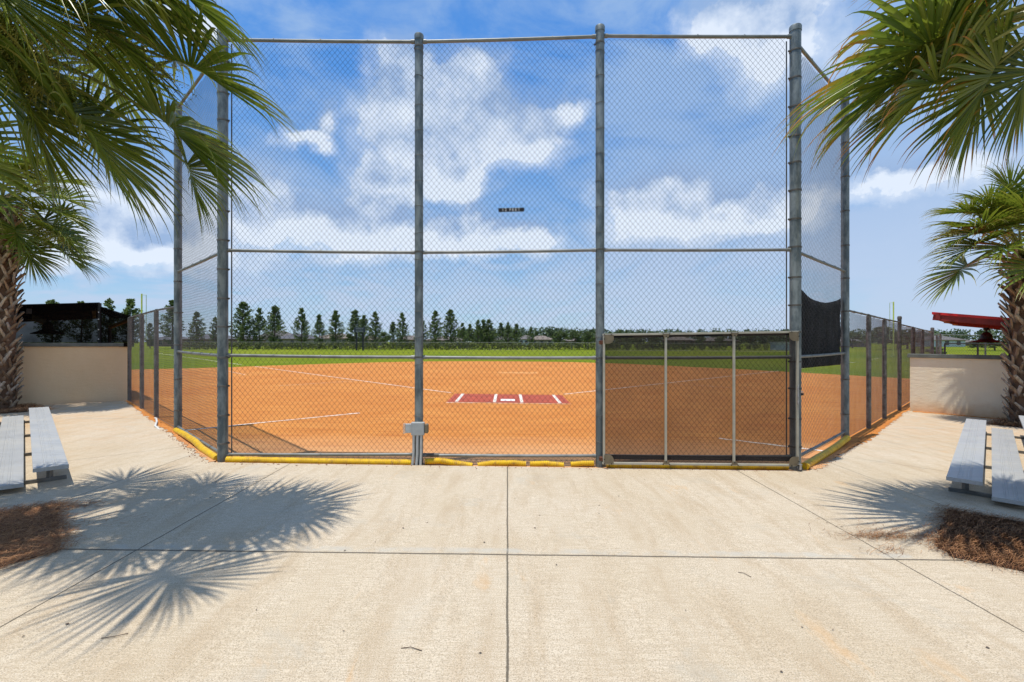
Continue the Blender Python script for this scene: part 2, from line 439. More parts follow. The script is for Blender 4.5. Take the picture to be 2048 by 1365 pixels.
def wnoise(vec, scale, detail=8, rough=.55, dist=0., sc3=(1, 1, 1), loc=(0, 0, 0)):
    mp = wn.new('ShaderNodeMapping'); mp.inputs['Scale'].default_value = sc3; mp.inputs['Location'].default_value = loc
    wl.new(vec, mp.inputs[0])
    n = wn.new('ShaderNodeTexNoise'); n.inputs['Scale'].default_value = scale; n.inputs['Detail'].default_value = detail
    n.inputs['Roughness'].default_value = rough; n.inputs['Distortion'].default_value = dist
    wl.new(mp.outputs[0], n.inputs['Vector']); return n.outputs['Fac']
tc = wn.new('ShaderNodeTexCoord'); D = tc.outputs['Generated']
sp = wn.new('ShaderNodeSeparateXYZ'); wl.new(D, sp.inputs[0])
az = wmath('ARCTAN2', sp.outputs[0], sp.outputs[1]); el = wmath('ARCSINE', sp.outputs[2])
cb = wn.new('ShaderNodeCombineXYZ'); wl.new(az, cb.inputs[0]); wl.new(el, cb.inputs[1]); AE = cb.outputs[0]
# clouds: (azimuth, elevation, half width, half height) in degrees of the cloud masses that stand in this sky
CL = [(-12.4, 28.8, 3.2, 2.9), (-3.0, 29.3, 2.8, 2.6), (-8.0, 26.5, 5.5, 3.6), (-12.8, 24.2, 4.4, 3.2), (-1.0, 23.7, 5.2, 3.0),
      (3.6, 22.0, 3.6, 2.6), (-7.0, 22.0, 5.5, 2.6), (-10.5, 20.0, 6.0, 2.4), (-5.6, 18.6, 3.6, 2.0), (-14.0, 16.8, 3.8, 2.2), (7.0, 25.6, 2.4, 1.4),
      (-21.2, 22.6, 1.3, 1.8), (-22.8, 20.8, 2.4, .9), (-27.5, 15.7, 4.0, 3.4), (-21.0, 12.8, 6.5, 2.6), (-13.5, 12.2, 6.0, 2.2), (-30.5, 12.0, 5.0, 3.0),
      (-4.0, 14.2, 3.4, 1.9), (-6.5, 12.0, 6.0, 1.7), (1.5, 11.8, 4.5, 1.5), (14.5, 15.5, 4.0, 1.9), (19.0, 16.6, 3.0, 2.2), (24.2, 14.2, 5.0, 2.3),
      (29.5, 13.6, 3.0, 2.6), (19.0, 12.5, 6.5, 1.6), (26.0, 31.0, 4.5, 2.2), (30.0, 28.3, 4.5, 3.0), (23.5, 30.5, 3.0, 2.3), (-33.2, 28.8, 2.6, 1.0),
      (-40.0, 13.0, 6.0, 2.5), (-46.0, 9.5, 7, 2.2), (-36.0, 8.5, 6, 1.8), (40.0, 14.5, 6.0, 1.6)]
warp = wn.new('ShaderNodeTexNoise'); warp.inputs['Scale'].default_value = 8; warp.inputs['Detail'].default_value = 7; warp.inputs['Roughness'].default_value = .62
wl.new(D, warp.inputs['Vector'])
vm = wn.new('ShaderNodeVectorMath'); vm.operation = 'MULTIPLY_ADD'
wl.new(warp.outputs['Color'], vm.inputs[0]); vm.inputs[1].default_value = (.15, .12, 0)
v2 = wn.new('ShaderNodeVectorMath'); v2.operation = 'SUBTRACT'; wl.new(AE, v2.inputs[0]); v2.inputs[1].default_value = (.075, .06, 0)
wl.new(v2.outputs[0], vm.inputs[2]); AEW = vm.outputs[0]
def blobfield(vec, shift=(0, 0)):
    f = None
    for a, e, ra, re in CL:
        mp = wn.new('ShaderNodeMapping'); mp.vector_type = 'TEXTURE'
        mp.inputs['Location'].default_value = (R(a + shift[0]), R(e + shift[1]), 0)
        mp.inputs['Scale'].default_value = (R(ra) * 1.7, R(re) * 1.7, 1)
        wl.new(vec, mp.inputs[0])
        ln = wn.new('ShaderNodeVectorMath'); ln.operation = 'LENGTH'; wl.new(mp.outputs[0], ln.inputs[0])
        g = wmath('SUBTRACT', 1.0, ln.outputs['Value'], True)
        f = g if f is None else wmath('SUBTRACT', wmath('ADD', f, g), wmath('MULTIPLY', f, g))
    return f
bf = blobfield(AEW)
nz = wnoise(D, 10, 12, .64)
nzu = wnoise(D, 10, 12, .64, 0., (1, 1, 1), (.02, .0, -.22 * .16))
dens = wmath('ADD', bf, wmath('MULTIPLY', wmath('SUBTRACT', nz, .5), 1.15))
# generic clouds elsewhere in the dome (behind the viewer)
back = wstep(sp.outputs[1], .35, .1)
gen = wmath('MULTIPLY', wstep(wnoise(D, 3.2, 8, .55), .5, .62), back)
cl = wmath('MAXIMUM', wmath('MAXIMUM', wstep(dens, .40, .62), wmath('MULTIPLY', wstep(wmath('ADD', bf, wmath('MULTIPLY', wmath('SUBTRACT', nz, .5), .6)), .0, .6), .62)), gen)
cl = wmath('MULTIPLY', cl, .93)
# thin high veils and haze toward the horizon
vn = wnoise(D, 3.6, 7, .6, .5, (1, 1, 2.6), (3.1, 1.2, .4))
vn2 = wnoise(D, 7.0, 8, .62, .3, (1, 1, 3.5), (.3, 4.2, 1.4))
right = wstep(az, R(2), R(22))
veil = wmath('MULTIPLY', wstep(wmath('ADD', vn, wmath('MULTIPLY', right, .21)), .40, .72), .82)
low = wstep(el, R(24), R(4))
lowv = wmath('MULTIPLY', wmath('MULTIPLY', low, wstep(vn2, .36, .62)), .85)
veil = wmath('MAXIMUM', veil, lowv)
hs = wn.new('ShaderNodeHueSaturation'); hs.inputs['Saturation'].default_value = 1.22; hs.inputs['Value'].default_value = 1.0; hs.inputs['Hue'].default_value = .497
wl.new(sky.outputs[0], hs.inputs['Color'])
SK = .125
blue = wmix(1.0, hs.outputs[0], (SK * .95, SK * 1.10, SK * 1.18), 'MULTIPLY')
vc = wmix(low, (.25, .37, .57), (.38, .46, .60))
grad = wn.new('ShaderNodeValToRGB'); cr = grad.color_ramp
while len(cr.elements) < 4: cr.elements.new(.5)
for e_, (p_, c_) in zip(cr.elements, [(0, (.22, .34, .50)), (.14, (.16, .29, .50)), (.42, (.055, .20, .54)), (1, (.030, .13, .46))]): e_.position = p_; e_.color = (*c_, 1)
wl.new(wmath('DIVIDE', el, R(70)), grad.inputs['Fac'])
blue = wmix(.72, blue, grad.outputs[0])
c1 = wmix(veil, blue, vc)
# cloud body: brighter where the sun reaches it (upper left edges), greyer within
up = blobfield(AEW, (0, 1.6))
shade = wmath('ADD', wmath('ADD', wmath('MULTIPLY', wmath('SUBTRACT', bf, up), 2.0), wmath('MULTIPLY', wmath('SUBTRACT', nz, nzu), 2.2)), wmath('ADD', .52, wmath('MULTIPLY', wmath('SUBTRACT', wnoise(D, 22, 7, .6), .5), 1.0)), False)
shade = wmath('MINIMUM', wmath('MAXIMUM', shade, 0.0), 1.0)
cc = wmix(shade, (.24, .34, .52), (.57, .63, .72))
c2 = wmix(cl, c1, cc)
# hemisphere under the horizon: plain ground-coloured light
c3 = wmix(wstep(sp.outputs[2], -.005, -.03), c2, (.22, .20, .14))
wl.new(c3, bg.inputs['Color']); bg.inputs['Strength'].default_value = 1.0

sc.view_settings.view_transform = 'Standard'; sc.view_settings.look = 'None'; sc.view_settings.gamma = 1
sc.view_settings.exposure = 0.5
sc.view_settings.use_curve_mapping = False
sc.cycles.transparent_max_bounces = 24; sc.cycles.max_bounces = 6

# ------------------------------------------------------------------ ground, pavement, dirt
def grid_ground():
    xs = [-700, -400, -200, -100, -60, -30, 0, 30, 60, 100, 200, 400, 700]
    ys = [-60, -20, 0, 20, 50, 60, 70, 80, 90, 100, 140, 250, 500, 1200]
    m = MB()
    for y in ys:
        for x in xs:
            z = zg(x, y) if abs(x) <= 200 else zg(math.copysign(200, x), y)
            m.v.append((x, y, z))
    n = len(xs)
    for j in range(len(ys) - 1):
        for i in range(n - 1): m.f.append((j * n + i, j * n + i + 1, (j + 1) * n + i + 1, (j + 1) * n + i))
    o = m.build('ground', M['grass']); tag(o, kind='structure')
grid_ground()
def sheet(name, pts, m, dz, kind='structure'):
    b = MB(); b.poly([(x, y, zg(x, y) + dz) for x, y in pts]); o = b.build(name, m)
    if kind: tag(o, kind=kind)
    return o
arc = [(-24.5, 20.5), (-22.2, 23.3), (-20, 25.7), (-16.9, 28.6), (-14.5, 32.2), (-11.6, 35.6), (-9.6, 37.8), (-7.2, 39.8), (-4, 41.4), (0, 42.3), (4, 42.5),
       (7.6, 41.8), (11, 39.5), (14.1, 36.2), (16.2, 34.2), (18, 31.6), (20, 28.9), (22.0, 26.2), (24.2, 23.6), (26.5, 20.8)]
# smooth the edge and give it the uneven look of a raked boundary
def smooth_poly(p, it=2):
    for _ in range(it):
        q = [p[0]]
        for a, b in zip(p[:-1], p[1:]):
            q.append((a[0] * .75 + b[0] * .25, a[1] * .75 + b[1] * .25)); q.append((a[0] * .25 + b[0] * .75, a[1] * .25 + b[1] * .75))
        q.append(p[-1]); p = q
    return p
arc = [(x + random.uniform(-.12, .12), y + random.uniform(-.16, .16)) for x, y in smooth_poly(arc, 4)]
sheet('infield_dirt', list(reversed(arc)) + [(-20, 12), (-8, 5.5), (8, 5.5), (22, 12)][0:4], M['dirt'], .006)
# mown strip of shorter grass colour is left to the ground material; concrete apron
pv = [(-4.12, 6.80), (-6.38, 9.12), (-8.6, 11.42), (-10.44, 13.28), (-14.3, 10.0), (-20, 4), (-20, -12), (20, -12), (20, 4), (14.6, 9.2), (10.86, 13.22), (8.9, 11.3), (6.35, 8.68), (4.2, 6.74)]
b = MB(); n = len(pv)
b.prism([(x, y, zg(x, y)) for x, y in pv], -.10, .022)
o = b.build('pavement', M['concrete']); tag(o, kind='structure')
# spilled clay along the fence foot on the right
def strip(name, pts, wid, m, dz, kind='structure', jit=0.):
    b = MB(); L = []; Rr = []
    for i, (x, y) in enumerate(pts):
        a = Vector(pts[max(i - 1, 0)]); c = Vector(pts[min(i + 1, len(pts) - 1)]); d = (c - a).normalized(); nrm = V(-d.y, d.x)
        w1 = wid / 2 * (1 + random.uniform(-jit, jit)); w2 = wid / 2 * (1 + random.uniform(-jit, jit))
        L.append((x + nrm.x * w1, y + nrm.y * w1)); Rr.append((x - nrm.x * w2, y - nrm.y * w2))
    vs = [(x, y, zg(x, y) + dz) for x, y in L + Rr]; k = len(pts)
    b.add(vs, [(i, i + k, i + k + 1, i + 1) for i in range(k - 1)])
    o = b.build(name, m)
    if kind: tag(o, kind=kind)
    return o
def seg(a, b, n): return [(a[0] + (b[0] - a[0]) * i / n, a[1] + (b[1] - a[1]) * i / n) for i in range(n + 1)]
strip('spilled_dirt', seg((6.45, 8.78), (10.85, 13.2), 60), .11, M['dirt'], .027, jit=.7)
strip('spilled_dirt', seg((-4.15, 6.84), (-10.4, 13.2), 80), .09, M['dirt'], .027, jit=.9)
strip('spilled_dirt', seg((4.3, 6.86), (6.3, 8.76), 40), .16, M['dirt'], .027, jit=.7)
strip('spilled_dirt', seg((10.95, 13.05), (14.2, 9.75), 60), .30, M['dirt'], .027, jit=.3)
# chalk
home = (0.03, 14.65)
fl = strip('foul_line', seg((-1.9, 16.3), (-15.6, 29.9), 30), .07, M['chalk'], .012, jit=.25)
fr = strip('foul_line', seg((1.9, 16.3), (18.2, 32.4), 30), .07, M['chalk'], .012, jit=.25)
strip('foul_line', seg((-17.5, 31.8), (-43.5, 57.8), 20), .07, M['chalk'], .006, jit=.2)
strip('foul_line', seg((19.8, 34), (56, 70.5), 20), .07, M['chalk'], .006, jit=.2)
strip('chalk_line', seg((-6.3, 20.6), (-8.5, 18.0), 12), .06, M['chalk_worn'], .012, jit=.3)
strip('chalk_line', seg((7.0, 21.3), (9.1, 19.5), 12), .06, M['chalk_worn'], .012, jit=.3)
strip('chalk_line', seg((-12.6, 23.2), (-14.6, 25.3), 10), .07, M['chalk_worn'], .012, jit=.3)
strip('chalk_line', seg((-6.4, 8.9), (-3.55, 11.6), 20), .07, M['chalk'], .012, jit=.4)
strip('chalk_line', seg((3.95, 9.05), (5.6, 7.85), 14), .08, M['chalk'], .012, jit=.5)
strip('chalk_patch', seg((-.6, 27.2), (1.7, 27.1), 24), .9, M['chalk_faint'], .010, jit=.8)
strip('warning_path', seg((-12, 99), (60, 88), 20), 1.2, M['path'], .01)
strip('warning_path', seg((-68, 88), (-50, 90), 4), .8, M['path'], .01)
strip('warning_path', seg((58, 66), (75, 68), 4), 1.3, M['path'], .01)

# ------------------------------------------------------------------ batter's mat and plate
t = empty('home_plate_mat', (0, 14.9, 0), 'red rubber batting mat with white lines lying on the orange infield', 'batting mat')
zt = .0125
def sheetbox(x0, x1, y0, y1, z0, z1):
    m = MB(); m.add([(x, y, zg(x, y) + z) for z in (z0, z1) for x, y in ((x0, y0), (x1, y0), (x1, y1), (x0, y1))],
                    [(3, 2, 1, 0), (4, 5, 6, 7), (0, 1, 5, 4), (1, 2, 6, 5), (2, 3, 7, 6), (3, 0, 4, 7)]); return m
sheetbox(-1.74, 1.80, 13.85, 16.0, .0, .018).build('mat', M['mat'], t)
for xx in (-1.47, -.375, .415, 1.51): sheetbox(xx - .045, xx + .045, 13.9, 15.97, .0185, .022).build('painted_line', M['matwhite'], t)
sheetbox(-.205, .22, 14.2, 14.62, .0185, .026).build('home_plate', M['platewhite'], t)
sheetbox(-1.74, 1.80, 13.70, 13.82, .008, .0145).build('chalk_dust', M['chalk_worn'], t)

# ------------------------------------------------------------------ chain link
def chain_mesh(a, b, z0, z1, name, parent, mat, r=.0023, W=.076, H=.090, off=0.0, z0b=None, z1b=None):
    """woven wires zigzagging upward between two points; z0/z1 may differ at the far end"""
    a = np.array(a, float); b = np.array(b, float)
    d = b - a; L = np.linalg.norm(d); d /= L; nrm = np.array([-d[1], d[0]])
    h = W / 2; nw = int(L / h); z0b = z0 if z0b is None else z0b; z1b = z1 if z1b is None else z1b
    nz_ = int((max(z1, z1b) - min(z0, z0b)) / (H / 2)) + 1
    rng = np.random.RandomState(int(abs(a[0] * 100) + abs(b[1] * 10)) % 1000)
    j = np.arange(nz_ + 1)
    VS = []; FS = []; base = 0
    ang = np.array([PI / 2, PI / 2 + 2 * PI / 3, PI / 2 + 4 * PI / 3])
    for i in range(nw):
        x = i * h + h * ((i + j) % 2) + rng.uniform(-.0012, .0012, len(j))
        f = (i + .5) / nw
        zb = z0 + (z0b - z0) * f; zt_ = z1 + (z1b - z1) * f
        z = min(z0, z0b) + j * H / 2 + off + .004 * math.sin(i * .23) + .003 * np.sin(x * 3)
        keep = (z >= zb - H / 2) & (z <= zt_ + .02)
        xx = x[keep]; zz = z[keep]; k = len(xx)
        if k < 2: continue
        zz = np.clip(zz, zb, zt_)
        wob = .006 * np.sin(zz * 2.1 + i * .05) + .003 * ((j[keep] + i) % 2)
        P = a[None, :] + d[None, :] * xx[:, None] + nrm[None, :] * wob[:, None]
        ring = []
        for an in ang:
            px = P[:, 0] + nrm[0] * math.sin(an) * r + d[0] * math.cos(an) * r
            py = P[:, 1] + nrm[1] * math.sin(an) * r + d[1] * math.cos(an) * r
            ring.append(np.stack([px, py, zz], 1))
        vs = np.stack(ring, 1).reshape(-1, 3)
        q = np.arange(k - 1) * 3
        for s_ in range(3):
            s2_ = (s_ + 1) % 3
            FS.append(np.stack([q + s_, q + s2_, q + 3 + s2_, q + 3 + s_], 1) + base)
        VS.append(vs); base += len(vs)
    return npmesh(name, np.concatenate(VS), np.concatenate(FS), mat, parent)

CLp = (-4.08, 6.93); P2 = (-1.265, 6.91); P3 = (1.318, 6.89); CRp = (4.09, 6.87); TL = (-6.27, 9.2); TR = (6.2, 8.88)
backstop = empty('backstop', (0, 6.9, 0), 'tall grey chain link backstop of three front bays and two angled wings behind home plate', 'backstop')
bandmesh = None
def post(parent, p, top, r, mat, bands=(), name='post', cap=True, br=None):
    x, y = p; z = zg(x, y) + .0
    m = MB(); m.tube([(x, y, z), (x, y, top - .02)], r, 20)
    o = m.build(name, mat, parent, smooth=True)
    if cap:
        c = MB(); c.lathe((x, y, 0), [(r + .006, top - .08), (r + .008, top - .02), (r + .002, top), (r * .6, top + .012), (.001, top + .016)], 20)
        c2 = c.build('post_cap', mat, o, smooth=True)
    global bandmesh
    for zb, ang in bands:
        if bandmesh is None:
            bm_ = MB(); bm_.lathe((0, 0, 0), [(.071, -.013), (.0755, -.012), (.0765, 0), (.0755, .012), (.071, .013)], 20)
            bm_.box((.083, 0, 0), (.028, .010, .024)); bm_.tube([(.090, -.014, 0), (.090, .014, 0)], .006, 6)
            ob = bm_.build('band', M['galv_dark'], None, smooth=True); bandmesh = ob.data; bpy.data.objects.remove(ob)
        bo = bpy.data.objects.new('band', bandmesh); link(bo, o)
        bo.location = (x, y, zb); bo.rotation_euler = (0, 0, ang)
        bo.matrix_parent_inverse = Matrix.LocRotScale(o.location, o.rotation_euler, o.scale).inverted()
        sc_ = r / .070; bo.scale = (sc_, sc_, 1)
    return o
def rel_world(o): return o
# posts: corner posts carry tension bands every 0.38 m
def zs(lo, hi, st): 
    n_ = int((hi - lo) / st); return [lo + st * i + random.uniform(-.02, .02) for i in range(n_ + 1)]
post(backstop, CLp, 6.234, .070, M['galv'], [(z, R(0)) for z in zs(.30, 5.95, .42)])
post(backstop, P2, 6.157, .060, M['galv'], [(z, R(160)) for z in (1.55, 3.05, 5.98)])
post(backstop, P3, 6.265, .062, M['galv'], [(z, R(160)) for z in (1.54, 3.08, 6.02)])
post(backstop, CRp, 6.252, .074, M['galv'], [(z, R(180)) for z in zs(.30, 6.0, .40)])
post(backstop, TL, 6.30, .066, M['galv'], [(z, R(-45)) for z in zs(.45, 6.0, .62)])
post(backstop, TR, 6.30, .066, M['galv'], [(z, R(-135)) for z in zs(.45, 6.0, .62)])
# tie wires round the two intermediate posts
for p, rr in ((P2, .062), (P3, .064)):
    for z in zs(.35, 5.9, .37):
        m = MB(); tw = random.uniform(-.02, .02); 
        pts = [(p[0] + (rr + .002) * math.cos(a), p[1] + (rr + .002) * math.sin(a), z + tw * math.sin(a + 1)) for a in np.linspace(0, 2 * PI, 15)]
        m.tube(pts, .0035, 5); m.build('tie_wire', M['galv_dark'], backstop)
def rail(parent, a, za, b_, zb, r=.021, name='rail', mat=None, inset=.06, sag=0):
    a = V(a[0], a[1], za); b_ = V(b_[0], b_[1], zb); d = (b_ - a).normalized()
    m = MB(); N = 8
    A = a + d * inset; B = b_ - d * inset
    m.tube([A.lerp(B, i / N) - V(0, 0, sag * math.sin(PI * i / N)) for i in range(N + 1)], r, 12)
    m.tube([A, A + d * .05], r + .006, 12); m.tube([B - d * .05, B], r + .006, 12)
    L = (B - A).length; k = int(L / .6)
    for i in range(1, k):
        q = A + d * (i * L / k); m.tube([q - d * .004, q + d * .004], r + .004, 10)
    return m.build(name, mat or M['rail'], parent, smooth=True)
yo = .0
for (a, b_, zt4) in ((CLp, P2, ((6.098, 6.056), (3.08, 3.045), (1.576, 1.548), (.157, .160))),
                    (P2, P3, ((6.056, 6.12), (3.045, 3.077), (1.548, 1.541), (.150, .145))),
                    (P3, CRp, ((6.128, 6.105), (3.077, 3.077), (1.541, 1.553), (.145, .140))),
                    (CLp, TL, ((6.02, 6.22), (3.06, 3.10), (1.57, 1.58), (.155, .15))),
                    (CRp, TR, ((6.03, 6.20), (3.06, 3.06), (1.555, 1.56), (.12, .12)))):
    for i, (za, zb) in enumerate(zt4): rail(backstop, a, za, b_, zb, .022 if i else .024, sag=.006)
def inset_pts(a, b_, d0=.085, d1=.085, off=0.):
    a = Vector(a); b_ = Vector(b_); d = (b_ - a).normalized(); n_ = V(-d.y, d.x)
    return tuple(a + d * d0 + n_ * off), tuple(b_ - d * d1 + n_ * off)
for a, b_, z0, z1, d0, d1 in ((CLp, P2, .03, 6.08, .115, -.02), (P2, P3, .03, 6.09, .02, -.02), (P3, CRp, .03, 6.10, .02, .115)):
    A, B = inset_pts(a, b_, d0, d1, .026)
    chain_mesh(A, B, z0, z1, 'chain_mesh', backstop, M['wire'])
A, B = inset_pts(TL, CLp, .07, .07, .026); chain_mesh(A, B, .03, 6.18, 'chain_mesh', backstop, M['wire_old'], z1b=6.0)
A, B = inset_pts(CRp, TR, .07, .07, .026); chain_mesh(A, B, .03, 6.02, 'chain_mesh', backstop, M['wire_old'], z1b=6.18)
for p, q in ((CLp, .115), (CRp, -.115)):
    m = MB(); m.bar((p[0] + q, p[1] + .02, .06), (p[0] + q, p[1] + .02, 6.05), .016, .008, up=V(0, 1, 0)); m.build('tension_bar', M['black'] if False else M['galv_dark'], backstop)
# dark sleeve joint on the bottom rail right of the second post
m = MB(); m.tube([(-1.19, 6.91, .152), (-.98, 6.91, .151)], .0275, 12); m.build('rail_sleeve', M['galv_dark'], backstop, smooth=True)

# ------------------------------------------------------------------ lower fences
def low_fence(pts, h, label, tops=None, tall=(), r=.045, mat=None, wire=None, name='chain_link_fence', first_open=False, skip_first=False, W=.076, wr=.0023, rl=.02):
    f = empty(name, (pts[0][0], pts[0][1], zg(*pts[0])), label, 'fence')
    for i, p in enumerate(pts):
        if i == 0 and skip_first: continue
        hh = h[i] if isinstance(h, (list, tuple)) else h
        post(f, p, zg(*p) + hh + (.16 if i in tall else 0), r, mat or M['galv_dark'], cap=(i in tall))
    for i in range(len(pts) - 1):
        a, b_ = pts[i], pts[i + 1]
        ha = h[i] if isinstance(h, (list, tuple)) else h; hb = h[i + 1] if isinstance(h, (list, tuple)) else h
        za = zg(*a) + ha; zb = zg(*b_) + hb
        rail(f, a, za, b_, zb, rl, inset=.0 if i else .06, mat=M['galv_dark'])
        A, B = inset_pts(a, b_, .05, .0, .03)
        chain_mesh(A, B, zg(*a) + .04, za, 'chain_mesh', f, wire or M['wire_old'], z0b=zg(*b_) + .04, z1b=zb, W=W, H=W * 1.18, r=wr)
        m = MB(); m.tube([(A[0], A[1], zg(*a) + .05), (B[0], B[1], zg(*b_) + .05)], .003, 5); m.build('bottom_wire', M['wire_old'], f)
    return f
low_fence([(-6.27, 9.2), (-7.7, 10.6), (-9.0, 11.9), (-10.32, 13.2)], [2.36, 2.36, 2.33, 2.29], 'low weathered chain link fence running from the backstop to the black covered dugout', skip_first=True)
low_fence([(6.2, 8.88), (7.74, 10.36), (9.2, 11.8), (10.8, 13.32)], 2.43, 'low weathered chain link fence running from the backstop to the red roofed dugout', skip_first=True, tall=(3,))
low_fence([(10.86, 13.4), (13.0, 15.5), (15.15, 17.65), (17.4, 19.8)], 2.38, 'far stretch of rusty chain link fence rising behind the cream dugout wall', skip_first=True, tall=(3,), mat=M['galv_dark'], W=.12, wr=.003, r=.055)

# chain link fences of the next field, beyond the right dugout
f = empty('chain_link_fence', (22, 26, zg(22, 26)), 'pale distant chain link fence with top rail seen under the red dugout roof', 'fence')
line = [(21.5, 24.0), (22.9, 25.8), (25.6, 25.9), (28.5, 26.0), (31.5, 26.1)]
for p in line: post(f, p, zg(*p) + 2.42, .04, M['galv_dark'], cap=False)
for a, b_ in zip(line[:-1], line[1:]):
    rail(f, a, zg(*a) + 2.40, b_, zg(*b_) + 2.40, .02, inset=0)
    chain_mesh(a, b_, zg(*a) + .05, zg(*a) + 2.38, 'chain_mesh', f, M['wire_old'], W=.16, H=.19, r=.0035, z0b=zg(*b_) + .05, z1b=zg(*b_) + 2.38)
f = empty('chain_link_fence', (20, 22, zg(20, 22)), 'low black chain link fence behind the cream dugout wall', 'fence')
line = [(19.9, 22.0), (21.4, 22.0), (24.2, 22.1), (27.2, 22.2)]
for p in line: post(f, p, zg(*p) + 1.93, .035, M['black'], cap=False)
for a, b_ in zip(line[:-1], line[1:]):
    rail(f, a, zg(*a) + 1.92, b_, zg(*b_) + 1.92, .022, inset=0, mat=M['black'])
    chain_mesh(a, b_, zg(*a) + .05, zg(*a) + 1.9, 'chain_mesh', f, M['wire_black'], W=.12, H=.14, r=.003, z0b=zg(*b_) + .05, z1b=zg(*b_) + 1.9)

# ------------------------------------------------------------------ sliding gate in front of the third bay
gate = empty('screened_gate', (2.7, 6.75, 0), 'tan framed sliding gate with dark see-through screen standing in front of the backstop', 'gate')
gy = 6.745
def gz(x, top): 
    f_ = (x - 1.34) / (4.05 - 1.34); return (1.867 + f_ * .040) if top else (.075 - f_ * .028)
gx = [1.345, 2.205, 3.155, 4.045]
for top, nm in ((True, 'top_rail'), (False, 'bottom_rail')):
    m = MB(); m.bar((1.325, gy, gz(1.32, top)), (4.065, gy, gz(4.06, top)), .036, .028); m.build(nm, M['tan_frame'], gate, bevel=.004)
for i, x in enumerate(gx):
    m = MB(); m.bar((x, gy - (.0 if i in (0, 3) else .006), gz(x, False) + .02), (x, gy - (.0 if i in (0, 3) else .006), gz(x, True) - .02), .028, .036, up=V(0, 1, 0)); m.build('frame_post', M['tan_frame'], gate, bevel=.004)
    for top in (True, False):
        z = gz(x, top); s_ = -1 if top else 1
        m = MB()
        if i in (0, 3):
            dx = 1 if i == 0 else -1; pts = []
            for a in np.linspace(0, PI / 2, 7): pts.append((x + dx * (.055 + .075 * math.cos(a) + .0), z + s_ * (.055 + .07 * math.sin(a))))
            pl = [(x, z), (x + dx * .13, z)] + pts + [(x, z + s_ * .125)]
        else:
            pl = [(x - .05, z), (x + .05, z), (x + .028, z + s_ * .05), (x - .028, z + s_ * .05)]
        n_ = len(pl); y0, y1 = gy - .031, gy - .025
        m.add([(p_[0], y0, p_[1]) for p_ in pl] + [(p_[0], y1, p_[1]) for p_ in pl],
              [tuple(range(n_)), tuple(reversed(range(n_, 2 * n_)))] + [(k, (k + 1) % n_, (k + 1) % n_ + n_, k + n_) for k in range(n_)])
        g_ = m.build('gusset_plate', M['tan_plate'], gate)
        m = MB()
        for bx, bz in (((-.045, .0), (.045, .0), (0, .035)) if i in (1, 2) else ((.0, .0), (.10 * (1 if i == 0 else -1), 0), (0, .06))):
            m.tube([(x + bx, gy - .040, z + s_ * bz), (x + bx, gy - .030, z + s_ * bz)], .008, 8)
        m.build('bolt', M['black'], g_)
m = MB(); xs_ = np.linspace(1.36, 4.03, 12)
vs = [(x, gy + .026 + .004 * math.sin(x * 5), gz(x, True) - .014) for x in xs_] + [(x, gy + .026, gz(x, False) + .02) for x in xs_]
m.add(vs, [(i, i + 12, i + 13, i + 1) for i in range(11)]); m.build('screen', M['screen'], gate)
m = MB(); m.bar((1.37, gy + .03, .155), (4.0, gy + .03, .125), .004, .06); m.build('screen_hem', M['banner'], gate)
m = MB(); m.bar((1.37, gy + .03, gz(1.4, True) - .03), (4.0, gy + .03, gz(4, True) - .03), .004, .03); m.build('screen_hem', M['banner'], gate)
wz = zg(4.06, gy) + .022
m = MB(); m.tube([(4.052, gy - .05, wz + .038), (4.052, gy - .018, wz + .038)], .038, 18); wheel = m.build('caster_wheel', M['rubber'], gate, smooth=True)
m = MB(); m.tube([(4.052, gy - .056, wz + .038), (4.052, gy - .012, wz + .038)], .014, 10); m.bar((4.052, gy - .058, wz + .03), (4.052, gy - .058, wz + .10), .03, .004, up=V(0, 1, 0)); m.box((4.052, gy - .03, wz + .098), (.05, .07, .006)); m.build('caster_fork', M['castersteel'], wheel)
m = MB()
for z in (1.12, 1.02, .93): m.box((4.035, gy - .03, z), (.018, .02, .04))
m.tube([(4.04, gy - .035, .90), (4.04, gy - .035, 1.18)], .005, 6); m.build('latch', M['castersteel'], gate, bevel=.002)
pk = empty('padlock', (4.10, gy - .02, 1.06), 'small black padlock hanging from the gate latch', 'padlock')
m = MB(); m.box((4.10, gy - .02, 1.04), (.035, .02, .034)); m.build('lock_body', M['black'], pk, bevel=.004)
m = MB(); m.tube([(4.10 + .012 * math.cos(a), gy - .02, 1.057 + .024 * math.sin(a)) for a in np.linspace(0, PI, 9)], .003, 6); m.build('shackle', M['castersteel'], pk)
for z in (1.76, .13):
    m = MB(); m.box((1.31, gy + .03, z), (.05, .06, .05)); m.tube([(1.318, 6.8, z - .03), (1.318, 6.8, z + .03)], .012, 8); m.build('hinge', M['rust'], gate, bevel=.004)

# black windscreen hanging on the right wing
m = MB(); N = 16
rows = []
A = Vector(CRp); B = Vector(TR); dd = (B - A).normalized(); nn = V(-dd.y, dd.x)
for i in range(N + 1):
    f_ = i / N; s_ = .12 + f_ * ((B - A).length - .2); p = A + dd * s_ + nn * .055
    zt_ = float(np.interp(f_, [0, .12, .25, .38, .5, .62, .75, .88, 1], [2.60, 2.55, 2.48, 2.435, 2.42, 2.425, 2.455, 2.50, 2.56]))
    zb_ = 1.375 - .06 * f_ + .03 * f_
    rows.append([(p.x + nn.x * .01 * math.sin(j * 1.9 + i), p.y + nn.y * .01 * math.sin(j * 1.9 + i), zb_ + (zt_ - zb_) * j / 8) for j in range(9)])
vs = [q for r_ in rows for q in r_]
m.add(vs, [(i * 9 + j, (i + 1) * 9 + j, (i + 1) * 9 + j + 1, i * 9 + j + 1) for i in range(N) for j in range(8)])
o = m.build('windscreen', M['banner'], smooth=True); tag(o, 'sagging black fabric windscreen tied to the right wing of the backstop', 'windscreen')
